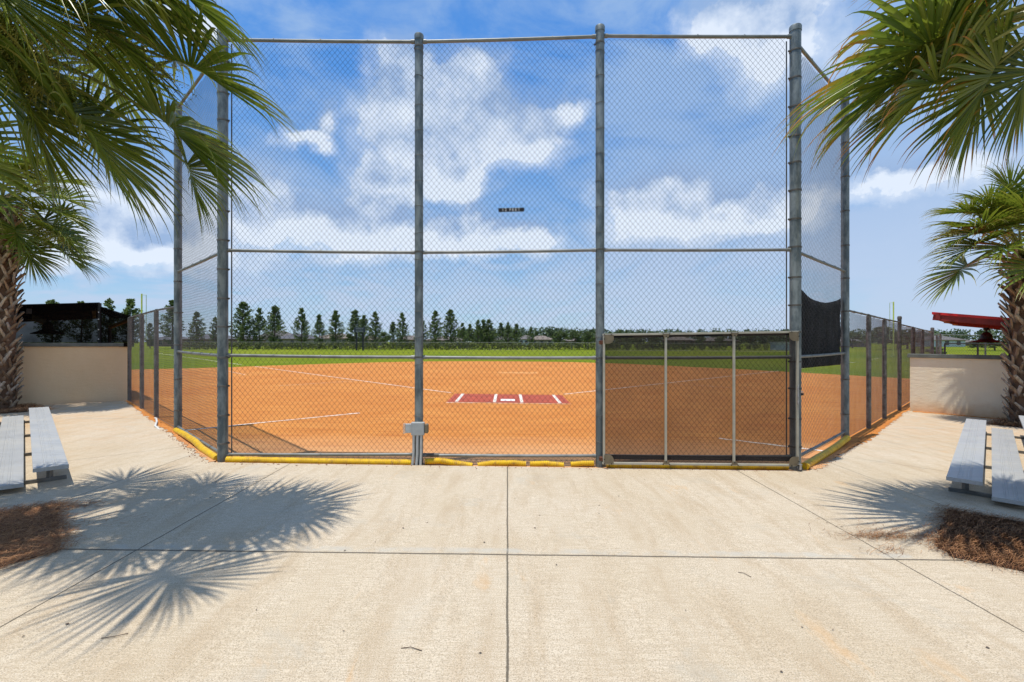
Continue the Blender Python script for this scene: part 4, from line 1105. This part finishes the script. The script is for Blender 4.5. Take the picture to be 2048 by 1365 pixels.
# ------------------------------------------------------------------ pine straw beds
def straw(poly, n, label, extra=(), zoff=.03, h=.05, lmin=.04, lmax=.13, wd=.0011):
    b = MB(); cx = sum(p[0] for p in poly) / len(poly); cy = sum(p[1] for p in poly) / len(poly)
    xs0, xs1 = min(p[0] for p in poly), max(p[0] for p in poly); ys0, ys1 = min(p[1] for p in poly), max(p[1] for p in poly)
    def inside(x, y):
        c = False; j = len(poly) - 1
        for i in range(len(poly)):
            if (poly[i][1] > y) != (poly[j][1] > y) and x < (poly[j][0] - poly[i][0]) * (y - poly[i][1]) / (poly[j][1] - poly[i][1]) + poly[i][0]: c = not c
            j = i
        return c
    rng = random.Random(int(n + cx * 10)); VS = []; FS = []; AT = []
    cnt = 0
    def needle(x, y, z):
        a = rng.uniform(0, PI); ln = rng.uniform(lmin, lmax); e = rng.gauss(0, .28); bend = rng.gauss(0, .25)
        d = V(math.cos(a), math.sin(a), e).normalized(); s_ = V(-math.sin(a), math.cos(a), 0)
        base = len(VS); r1, r2 = rng.random(), rng.random()
        for k, t in enumerate((0, .5, 1)):
            p = V(x, y, z) + d * ln * (t - .5) + s_ * bend * ln * (t * (1 - t)) + V(0, 0, .0)
            p.z = max(p.z, zg(p.x, p.y) + .026)
            VS.append(tuple(p - s_ * wd)); VS.append(tuple(p + s_ * wd + V(0, 0, .001)))
            AT.extend([(t, r1, r2, 1)] * 2)
        for k in range(2): b0 = base + 2 * k; FS.append((b0, b0 + 1, b0 + 3, b0 + 2))
    while cnt < n:
        x, y = rng.uniform(xs0 - .05, xs1 + .05), rng.uniform(ys0 - .05, ys1 + .05)
        if not inside(x + rng.gauss(0, .055), y + rng.gauss(0, .055)): continue
        hh = h * (.4 + .6 * (math.sin(x * 3.1 + 1) * math.sin(y * 2.7) * .5 + .5))
        needle(x, y, zg(x, y) + zoff + rng.random() * hh); cnt += 1
    for (ex, ey, sx_, sy_, k) in extra:
        for _ in range(k):
            x, y = rng.gauss(ex, sx_), rng.gauss(ey, sy_); needle(x, y, zg(x, y) + .026 + abs(rng.gauss(0, .008)))
    o = npmesh('pine_straw', np.array(VS), np.array(FS), M['straw'], None, attr=np.array(AT)); tag(o, label, 'pine straw', kind='stuff')
    bp = [q for a_, b_ in zip(poly, poly[1:] + poly[:1]) for q in seg(a_, b_, 14)[:-1]]; bb = MB(); bb.poly([(x, y, zg(x, y) + .027) for x, y in bp]); bb.v = [(cx + (x - cx) * .97 + random.uniform(-.02, .02), cy + (y - cy) * .97 + random.uniform(-.02, .02), z) for x, y, z in bb.v]; k = bb.build('mulch_bed', M['strawbase']); tag(k, kind='structure')
straw([(-4.68, 5.08), (-3.61, 3.97), (-3.86, 3.55), (-4.6, 2.7), (-6.4, 2.6), (-6.6, 3.6)], 36000, 'brown pine straw bed at the foot of the nearest left palm', extra=((-4.45, 5.0, .14, .07, 200), (-3.9, 4.6, .25, .12, 60)))
straw([(4.74, 5.27), (3.72, 4.25), (3.68, 4.05), (4.12, 3.72), (5.0, 2.7), (6.8, 2.7), (6.9, 3.4)], 36000, 'reddish pine straw bed at the foot of the nearest right palm', extra=((3.42, 4.45, .20, .05, 420), (3.75, 4.45, .18, .14, 320), (3.55, 4.7, .25, .12, 90), (3.3, 4.15, .12, .05, 70)))
straw([(-10.7, 11.35), (-11.9, 12.1), (-13.6, 10.4), (-12.3, 9.6)], 5000, 'pine straw around the farther left palm trunk behind the bleacher', lmin=.1, lmax=.25, wd=.004)
straw([(10.9, 11.0), (12.1, 11.75), (13.4, 10.4), (12.0, 9.7)], 5000, 'pine straw around the farther right palm trunk behind the bleacher', lmin=.1, lmax=.25, wd=.004)
# scattered twigs, leaves and crumbs on the pavement and dirt along the pipes
rng = random.Random(21); m = MB()
for _ in range(95):
    x, y = rng.uniform(-5, 5), rng.uniform(1.8, 6.7); z = zg(x, y) + .026; a = rng.uniform(0, PI); l_ = rng.uniform(.005, .014); w_ = l_ * rng.uniform(.25, .8)
    d = V(math.cos(a), math.sin(a), 0); s_ = V(-d.y, d.x, 0)
    m.add([V(x, y, z) + d * l_, V(x, y, z + .004) + s_ * w_, V(x, y, z) - d * l_, V(x, y, z + .003) - s_ * w_], [(0, 1, 2, 3)])
for _ in range(3):
    x, y = rng.uniform(-4, 4.5), rng.uniform(2.2, 6.5); a = rng.uniform(0, PI); l_ = rng.uniform(.04, .09)
    m.tube([(x, y, zg(x, y) + .026), (x + l_ * math.cos(a), y + l_ * math.sin(a), zg(x, y) + .030), (x + 1.7 * l_ * math.cos(a + .2), y + 1.7 * l_ * math.sin(a + .2), zg(x, y) + .026)], .0022, 5)
o = m.build('leaf_litter', M['trunkpine']); tag(o, 'tiny scattered twigs and dry leaf bits on the concrete', 'leaf litter', kind='stuff')
m = MB()
for (ax, ay, bx_, by_, k) in ((-4.15, 6.78, -6.35, 9.05, 200), (4.25, 6.80, 6.3, 8.72, 220), (-3.9, 6.78, 3.9, 6.74, 160), (6.4, 8.75, 10.8, 13.1, 100), (-6.4, 9.1, -10.3, 13.1, 100)):
    for _ in range(k):
        f_ = rng.random(); x = ax + (bx_ - ax) * f_ + rng.gauss(0, .05); y = ay + (by_ - ay) * f_ + rng.gauss(0, .04) - .03; r_ = rng.uniform(.003, .011); z = zg(x, y) + .024
        m.add([(x - r_, y - r_, z), (x + r_, y - r_ * .6, z), (x + r_ * .5, y + r_, z), (x, y, z + r_ * 1.2)], [(0, 1, 3), (1, 2, 3), (2, 0, 3)])
o = m.build('dirt_crumbs', simple('reddish crumbs', (.24, .11, .06), .95, 0, .5, 20)); tag(o, 'clods and crumbs of clay along the foot of the fence', 'dirt crumbs', kind='stuff')

# ------------------------------------------------------------------ trees
def leafcloud(spots, rng, size, n_each, mat_attr=True, squash=.8):
    """spots: (x,y,z,r) clumps; leaf quads spread in them"""
    VS = []; FS = []; AT = []
    for (x, y, z, r_) in spots:
        tone = rng.random() * .55
        for _ in range(n_each):
            v = V(rng.gauss(0, 1), rng.gauss(0, 1), rng.gauss(0, 1)).normalized() * r_ * rng.random() ** .4; v.z *= squash
            c = V(x, y, z) + v; s_ = size * rng.uniform(.6, 1.3)
            a = V(rng.gauss(0, 1), rng.gauss(0, 1), rng.gauss(0, 1)).normalized(); b_ = a.cross(V(rng.gauss(0, 1), rng.gauss(0, 1), rng.gauss(0, 1))).normalized()
            k = len(VS)
            VS += [tuple(c + a * s_), tuple(c + b_ * s_ * .55), tuple(c - a * s_), tuple(c - b_ * s_ * .55)]
            col = (rng.random(), min(1, tone + rng.random() * .45), rng.random(), 1); AT += [col] * 4
            FS.append((k, k + 1, k + 2, k + 3))
    return np.array(VS), np.array(FS), np.array(AT)
PROTO = {}
def make_pine(kind, H=10.0):
    rng = random.Random(100 + kind); root = bpy.data.objects.new('pine_tree', None); COL.objects.link(root)
    m = MB(); bend = rng.uniform(-.2, .2)
    m.tube([(0, 0, -.1), (bend * .3, 0, H * .35), (bend, 0, H * .7), (bend * .6, 0, H * .97)], [.17, .13, .08, .02], 7)
    spots = []; z = H * .13
    W_ = [2.3, 2.0, 2.5, 1.8, 2.15][kind % 5]
    while z < H * .99:
        f_ = (z - H * .13) / (H * .87); rad = W_ * (1 - f_) ** .75 * (.55 + .45 * min(1, f_ * 5)) * rng.uniform(.75, 1.2) + .12
        nb = rng.choice((3, 4, 5)); a0 = rng.uniform(0, 6)
        for k in range(nb):
            if rng.random() < .12: continue
            a = a0 + k * 2 * PI / nb + rng.uniform(-.3, .3); rr = rad * rng.uniform(.6, 1.15)
            zt_ = z + rr * .55
            m.tube([(bend * f_, 0, z), (rr * .6 * math.cos(a), rr * .6 * math.sin(a), z + rr * .2), (rr * math.cos(a), rr * math.sin(a), zt_)], [.03, .02, .01], 4, caps=False)
            for q in (.45, .75, 1.0):
                spots.append((rr * q * math.cos(a) + rng.gauss(0, .08), rr * q * math.sin(a) + rng.gauss(0, .08), z + (zt_ - z) * q ** 1.5 + .08, rng.uniform(.28, .48) * (1.1 - .5 * f_)))
        z += H * rng.uniform(.045, .062)
    for k in range(4): spots.append((bend * .6 + rng.gauss(0, .06), rng.gauss(0, .06), H * (.93 + .03 * k), .24))
    v, f_, at_ = leafcloud(spots, rng, .14, 30, squash=1.1)
    tr = m.build('trunk', M['trunkpine'], root); cr = npmesh('crown', v, f_, M['pine'], root, attr=at_)
    return root
def make_round(kind, H=7.0, W_=3.0, mat='darktree', name='shade_tree'):
    rng = random.Random(300 + kind); root = bpy.data.objects.new(name, None); COL.objects.link(root)
    m = MB(); m.tube([(0, 0, -.1), (.1, 0, H * .3), (0, .1, H * .6)], [.22, .16, .08], 7)
    spots = []
    for k in range(34):
        a = rng.uniform(0, 2 * PI); e = rng.uniform(-.5, 1); rr = W_ * .72 * rng.random() ** .5 * math.sqrt(max(.05, 1 - max(e, 0) ** 2))
        x, y, z = rr * math.cos(a), rr * math.sin(a), H * .52 + e * H * .40
        spots.append((x, y, z, rng.uniform(.45, .85) * W_ / 3))
        if k % 3 == 0: m.tube([(0, 0, H * .3), (x * .5, y * .5, (z + H * .3) / 2), (x, y, z)], [.08, .05, .02], 4, caps=False)
    v, f_, at_ = leafcloud(spots, rng, .17 * W_ / 3 + .03, 75, squash=.8)
    m.build('trunk', M['trunkpine'], root); npmesh('crown', v, f_, M[mat], root, attr=at_)
    return root
def copy_tree(o):
    c = o.copy(); COL.objects.link(c)
    for ch in o.children:
        k = ch.copy(); COL.objects.link(k); k.parent = c; k.matrix_parent_inverse = ch.matrix_parent_inverse.copy()
        for g in ch.children:
            q = g.copy(); COL.objects.link(q); q.parent = k; q.matrix_parent_inverse = g.matrix_parent_inverse.copy()
    return c
pines = [make_pine(i) for i in range(5)]; used = [False] * 5
rounds = [make_round(i, 7, 3.2) for i in range(3)]; usedr = [False] * 3
def put(pool, usedl, i, x, y, h, H0, wid, label, cat, group, rz):
    o = pool[i] if not usedl[i] else copy_tree(pool[i]); usedl[i] = True
    o.location = (x, y, zg(x, y)); o.scale = (h / H0 * wid, h / H0 * wid, h / H0); o.rotation_euler = (0, 0, rz); tag(o, label, cat, group); return o
def wx(px, Y): return (px - 1015) / 967 * Y
def hz(py, Y): return 1.78 + (682.5 - py) / 967 * Y
ordn = ['first', 'second', 'third', 'fourth', 'fifth', 'sixth', 'seventh', 'eighth', 'ninth', 'tenth', 'eleventh', 'twelfth']
rng = random.Random(4)
# survey of the pine row: bearing (tangent), height, distance
S1 = [(487, 607, 'tallest and fullest pine, first in the row seen through the left bay'), (519, 619, 'sparse pine between the two tallest pines of the left bay'), (550, 614, 'tall pine, third in the row seen through the left bay'),
      (603, 619, 'narrow dense pine standing apart, fourth in the left bay'), (638, 631, 'small open pine in the middle of the left bay'), (671, 624, 'compact pine in front of the brown roof, sixth in the left bay'),
      (710, 622, 'pine behind the dark double post scoreboard'), (728, 633, 'slim pine just right of the scoreboard'), (750, 626, 'pine with bushy dark foot right of the scoreboard'), (786, 646, 'short pine in the left bay beside the tall pine by the second post'), (804, 628, 'tall pine nearest the second backstop post in the left bay'),
      (842, 636, 'pine half hidden by the second backstop post'), (871, 624, 'tall pine just right of the second backstop post'), (901, 622, 'tallest pine seen through the middle bay'), (925, 648, 'low bushy pine right of the tallest pine in the middle bay'),
      (940, 650, 'small pine in front of the white roofed shed'), (956, 642, 'left one of the close pine trio in the middle bay'), (967, 641, 'middle one of the close pine trio in the middle bay'), (978, 641, 'right one of the close pine trio in the middle bay'), (1002, 647, 'pine left of the grey house roof in the middle bay'),
      (1016, 647, 'pine in front of the grey house roof in the middle bay'), (1033, 649, 'last clear pine of the row in the middle bay'), (1062, 655, 'distant low pine above the pair of house roofs'),
      (394, 626, 'wide pine seen through the left wing of the backstop'), (345, 604, 'big dark pine seen through the low left fence beside the tall post'), (430, 636, 'pine hidden half behind the left corner post'),
      (261, 603, 'pine rising beside the left foul pole above the shade awning'), (217, 602, 'pine top rising behind the black dugout awning corner'), (104, 605, 'pine top just above the black dugout roof'), (162, 608, 'pine tip barely over the black dugout roof'),
      (300, 648, 'low pine behind the low left fence near the dugout'),
      (1240, 661, 'pine tip over the left end of the gate'), (1253, 661, 'pine tip second from the left end of the gate'), (1220, 664, 'low pine beside the third backstop post above the gate')]
for i, (px, py, lab) in enumerate(S1):
    Y = 112 + rng.uniform(-5, 5) + (18 if 940 <= px else 0)
    if px < 300: Y = 92
    h = hz(py, Y); k = (i * 2 + (i // 3)) % 5
    wid = 1.45 if lab.startswith(('tallest and', 'wide', 'big')) else rng.uniform(1.05, 1.35)
    if px > 940: wid *= 1.1
    put(pines, used, k, wx(px, Y), Y, h, 10.0, wid, lab, 'pine tree', 'pines beyond the outfield', rng.uniform(0, 6))
S2 = [(700, 668, 'dark bushy tree under the scoreboard pines', 116, 1.0), (768, 664, 'round dark shrub tree at the foot of the pines left of the second post', 108, 1.0), (1120, 662, 'broad dark tree right of the pair of house roofs', 140, 1.3), (1150, 660, 'second dark tree right of the house roofs', 145, 1.2),
      (1178, 664, 'dark tree just left of the third backstop post', 140, 1.1), (1275, 670, 'dark tree behind the left panel of the gate', 120, 1.3), (1310, 672, 'broad dark tree left of the first gate upright', 125, 1.2), (1400, 671, 'dark tree in the middle panel of the gate', 120, 1.0),
      (1440, 673, 'low dark tree near the second gate upright', 130, 1.3), (1500, 668, 'largest dark tree in the right panel of the gate', 110, 1.5), (1545, 672, 'dark tree by the right gate corner', 125, 1.2), (1705, 664, 'tree left of the first low fence post on the right', 120, 1.2),
      (1735, 668, 'tree behind the first low fence post on the right', 130, 1.2), (1768, 654, 'big dark tree in front of the right foul pole', 100, 1.6), (1795, 662, 'dark tree right of the foul pole', 105, 1.3), (1815, 672, 'low tree behind the rusty far fence', 110, 1.3), (1873, 690, 'small green tree in the gap beyond the fence end', 60, 1.0),
      (1955, 682, 'pale green bush tree under the red roof beside the ceiling fan', 95, 1.3), (1990, 680, 'second green tree under the red roof', 95, 1.2), (1000, 680, 'rounded dark shrub left of the house roofs', 104, 1.2), (1025, 682, 'low rounded dark shrub by the pale path', 103, 1.2), (1240, 680, 'dark shrub mass beside the third post', 108, 1.3)]
for i, (px, py, lab, Y, wd) in enumerate(S2):
    h = max(1.6, hz(py, Y)); put(rounds, usedr, i % 3, wx(px, Y), Y, h, 6.8, wd * (1.15 if h > 3 else 1.9), lab, 'tree', 'broadleaf trees beyond the outfield', rng.uniform(0, 6))
# hedge behind the outfield fence
rng = random.Random(8); spots = []
for i in range(150):
    x = -64 + i * .78; Y = 96 + rng.uniform(-.6, .6); hh = rng.uniform(.55, .72) * (1.0 if rng.random() > .1 else .7)
    if x > 18 and rng.random() < .25: continue
    spots.append((x, Y, zg(x, Y) + .55, hh * 1.1)); spots.append((x + rng.uniform(-.3, .3), Y, zg(x, Y) + 1.0, hh))
v, f_, at_ = leafcloud(spots, rng, .16, 70, squash=.9)
o = npmesh('hedge', v, f_, M['bush'], None, attr=at_); tag(o, 'long low olive green hedge along the outfield fence', 'hedge')
# distant wood
rng = random.Random(9); spots = []
for i in range(420):
    a = R(rng.uniform(-6, 60)); D0 = rng.uniform(255, 290); x = D0 * math.tan(a); Y = D0
    if a > R(45): Y = 200; x = Y * math.tan(a)
    hh = (9.0 if a < R(12) else 8.0) * rng.uniform(.75, 1.05)
    if a < R(-1): hh *= .9
    for k in range(3): spots.append((x + rng.uniform(-2, 2), Y + rng.uniform(-2, 2), hh * (.3 + .28 * k), 2.4))
v, f_, at_ = leafcloud(spots, rng, .7, 26, squash=.75)
o = npmesh('distant_wood', v, f_, M['farwood'], None, attr=at_); tag(o, 'far-off low line of woodland on the horizon', 'woodland', kind='stuff')

# ------------------------------------------------------------------ outfield fence, poles, scoreboard
f = empty('outfield_fence', (0, 93, 0), 'low grey outfield fence with thin top rail in front of the hedge', 'fence')
for i, x in enumerate(np.arange(-64, 58, 3.05)):
    Y = 93 if x < 10 else 93 - (x - 10) * .08
    m = MB(); m.tube([(x, Y, zg(x, Y)), (x, Y, 1.55 + zg(x, Y))], .032, 6); m.build('post', M['galv_dark'], f)
m = MB(); m.tube([(-64, 93, 1.5 + zg(-64, 93)), (10, 93, 1.5 + zg(10, 93)), (57, 89.2, 1.30 + zg(57, 89))], .032, 6); m.build('top_rail', M['rail'], f)
m = MB(); m.add([(-64, 93.02, zg(-64, 93)), (10, 93.02, zg(10, 93)), (57, 89.22, zg(57, 89)), (57, 89.22, 1.3 + zg(57, 89)), (10, 93.02, 1.5 + zg(10, 93)), (-64, 93.02, 1.5 + zg(-64, 93))], [(0, 1, 4, 5), (1, 2, 3, 4)]); m.build('fence_mesh', M['farmesh'], f)
def foul_pole(px, Y, py, side, label):
    x = wx(px, Y); top = hz(py, Y); t = empty('foul_pole', (x, Y, zg(x, Y)), label, 'foul pole', 'foul poles')
    m = MB(); m.tube([(x, Y, zg(x, Y)), (x, Y, top)], .085, 8); m.build('pole', M['polepaint'], t, smooth=True)
    m = MB(); x2 = x + side * .55
    m.tube([(x2, Y, 2.0), (x2, Y, top - .15)], .035, 6)
    for z in (2.0, 3.6, 5.0, top - .15): m.tube([(x, Y, z), (x2, Y, z)], .03, 6)
    m.build('screen_frame', M['polegrey'], t)
foul_pole(283.5, 59, 588, 1, 'tall thin yellow foul pole with side frame beyond the left fence')
foul_pole(1787, 71, 604, -1, 'tall thin yellow foul pole with side frame beyond the right fence')
Y = 86; t = empty('scoreboard', (wx(720, Y), Y, 0), 'small dark scoreboard on two posts in front of the pines', 'scoreboard')
for px in (713, 726): m = MB(); x = wx(px, Y); m.box((x, Y, 1.6), (.28, .2, 3.4)); m.build('post', M['black'], t)
m = MB(); m.box((wx(720, Y), Y - .15, 3.75), (1.95, .2, .85)); m.build('panel', simple('dark blue panel', (.02, .03, .05), .6), t, bevel=.03)
m = MB()
for z in (3.45, 3.72, 4.0): m.box((wx(720, Y), Y - .26, z), (1.3, .02, .05))
m.build('panel_trim', M['boxgrey'], t)

# ------------------------------------------------------------------ houses
def house(px0, px1, py, Y, label, roof, wall, gable=False, dy=12, wins=3):
    x0, x1 = wx(px0, Y), wx(px1, Y); cx = (x0 + x1) / 2; w_ = x1 - x0; rt = hz(py, Y); eave = min(2.9, rt * .6) if not gable else rt * .66
    t = empty('house', (cx, Y, 0), label, 'house', 'houses beyond the outfield')
    m = MB(); m.box((cx, Y + dy / 2, eave / 2), (w_ - .8, dy - .8, eave)); m.build('wall', wall, t)
    m = MB(); o_ = .0; rx = min(w_ * .36, dy / 2)
    z0 = eave + .003
    if gable: vs = [(x0, Y, z0), (x1, Y, z0), (x1, Y + dy, z0), (x0, Y + dy, z0), (x0 + .2, Y + dy / 2, rt), (x1 - .2, Y + dy / 2, rt)]
    else: vs = [(x0, Y, z0), (x1, Y, z0), (x1, Y + dy, z0), (x0, Y + dy, z0), (x0 + rx, Y + dy / 2, rt), (x1 - rx, Y + dy / 2, rt)]
    m.add(vs, [(0, 1, 5, 4), (1, 2, 5), (2, 3, 4, 5), (3, 0, 4), (3, 2, 1, 0)]); m.build('roof', roof, t)
    m = MB(); m.bar((x0, Y - .06, eave - .08), (x1, Y - .06, eave - .08), .1, .18); m.build('fascia', M['hwall_brown'], t)
    for k in range(wins):
        x = x0 + w_ * (k + .7) / (wins + .4)
        m = MB(); m.box((x, Y + .37, eave * .55), (1.2, .08, 1.3)); wn_ = m.build('window', M['hwall'], t)
        m = MB(); m.box((x, Y + .32, eave * .55), (1.0, .06, 1.1)); m.build('pane', M['glass'], wn_)
    return t
house(440, 500, 671, 165, 'house with dark roof at the left edge of the left bay', M['roof2'], M['hwall_brown'])
house(502, 582, 661, 185, 'house with tall grey hipped roof behind the third pine', M['roof0'], M['hwall'])
house(545, 622, 667, 150, 'house with dark slate roof behind the fourth pine', M['roof2'], M['hwall'])
house(622, 704, 667, 180, 'house with brownish roof behind the small open pine', M['roof1'], M['hwall'])
house(712, 752, 671, 175, 'house with pale brown roof behind the scoreboard', M['roof1'], M['hwall'])
house(790, 838, 671, 170, 'house with brown roof left of the second backstop post', M['roof3'], M['hwall'])
house(846, 930, 673, 170, 'house with brown roof right of the second backstop post', M['roof3'], M['hwall'])
house(984, 1030, 673, 190, 'house with grey roof behind the last pines', M['roof0'], M['hwall'])
house(1036, 1070, 670.5, 205, 'house with grey hipped roof, left one of the pair in the middle bay', M['roof0'], M['hwall_blue'])
house(1058, 1110, 671.5, 185, 'house with light brown roof, right one of the pair in the middle bay', M['roof1'], M['hwall'])
house(1125, 1170, 676, 190, 'house with roof peeking between dark trees in the middle bay', M['roof3'], M['hwall'])
house(1342, 1395, 673, 180, 'house with roof seen through the middle gate panel', M['roof1'], M['hwall_brown'])
house(1405, 1480, 675, 170, 'house with wide roof seen low through the gate', M['roof3'], M['hwall_brown'])
house(1690, 1742, 676, 140, 'low house with grey roof behind the right low fence', M['roof0'], M['hwall_brown'], wins=2)
house(1880, 1936, 671, 150, 'pale blue two storey house with gabled roof seen under the red dugout roof', M['roof0'], M['hwall_blue'], gable=False, wins=2)
house(1915, 1990, 680, 175, 'low house with grey roof right of the pale blue house', M['roof3'], M['hwall_brown'])
house(355, 455, 668, 150, 'house with dark roof seen through the left wing of the backstop', M['roof2'], M['hwall_brown'])
house(290, 350, 671, 160, 'house with dark roof seen through the low left fence', M['roof2'], M['hwall_brown'])
Y = 120
t = empty('shed', (wx(927, Y), Y, 0), 'small white roofed shed behind the hedge in the middle bay', 'shed')
m = MB(); m.box((wx(927, Y), Y + 1.5, .75), (2.8, 2.6, 1.5)); m.build('wall', M['hwall'], t)
m = MB(); m.box((wx(927, Y), Y + 1.5, 1.62), (3.4, 3.2, .2)); m.build('roof', M['white'], t)
Y = 95; t = empty('shed', (wx(1570, Y), Y, 0), 'pale blue grey shed dimly seen through the right end of the gate screen', 'shed')
m = MB(); m.box((wx(1572, Y), Y + 1, .55), (4.0, 2.2, 1.9)); m.build('wall', M['hwall_blue'], t)
m = MB(); m.box((wx(1572, Y), Y + 1, 1.56), (4.4, 2.6, .1)); m.build('roof', M['boxgrey'], t)
print('objects', len(bpy.data.objects), 'polys', sum(len(m.polygons) for m in bpy.data.meshes))
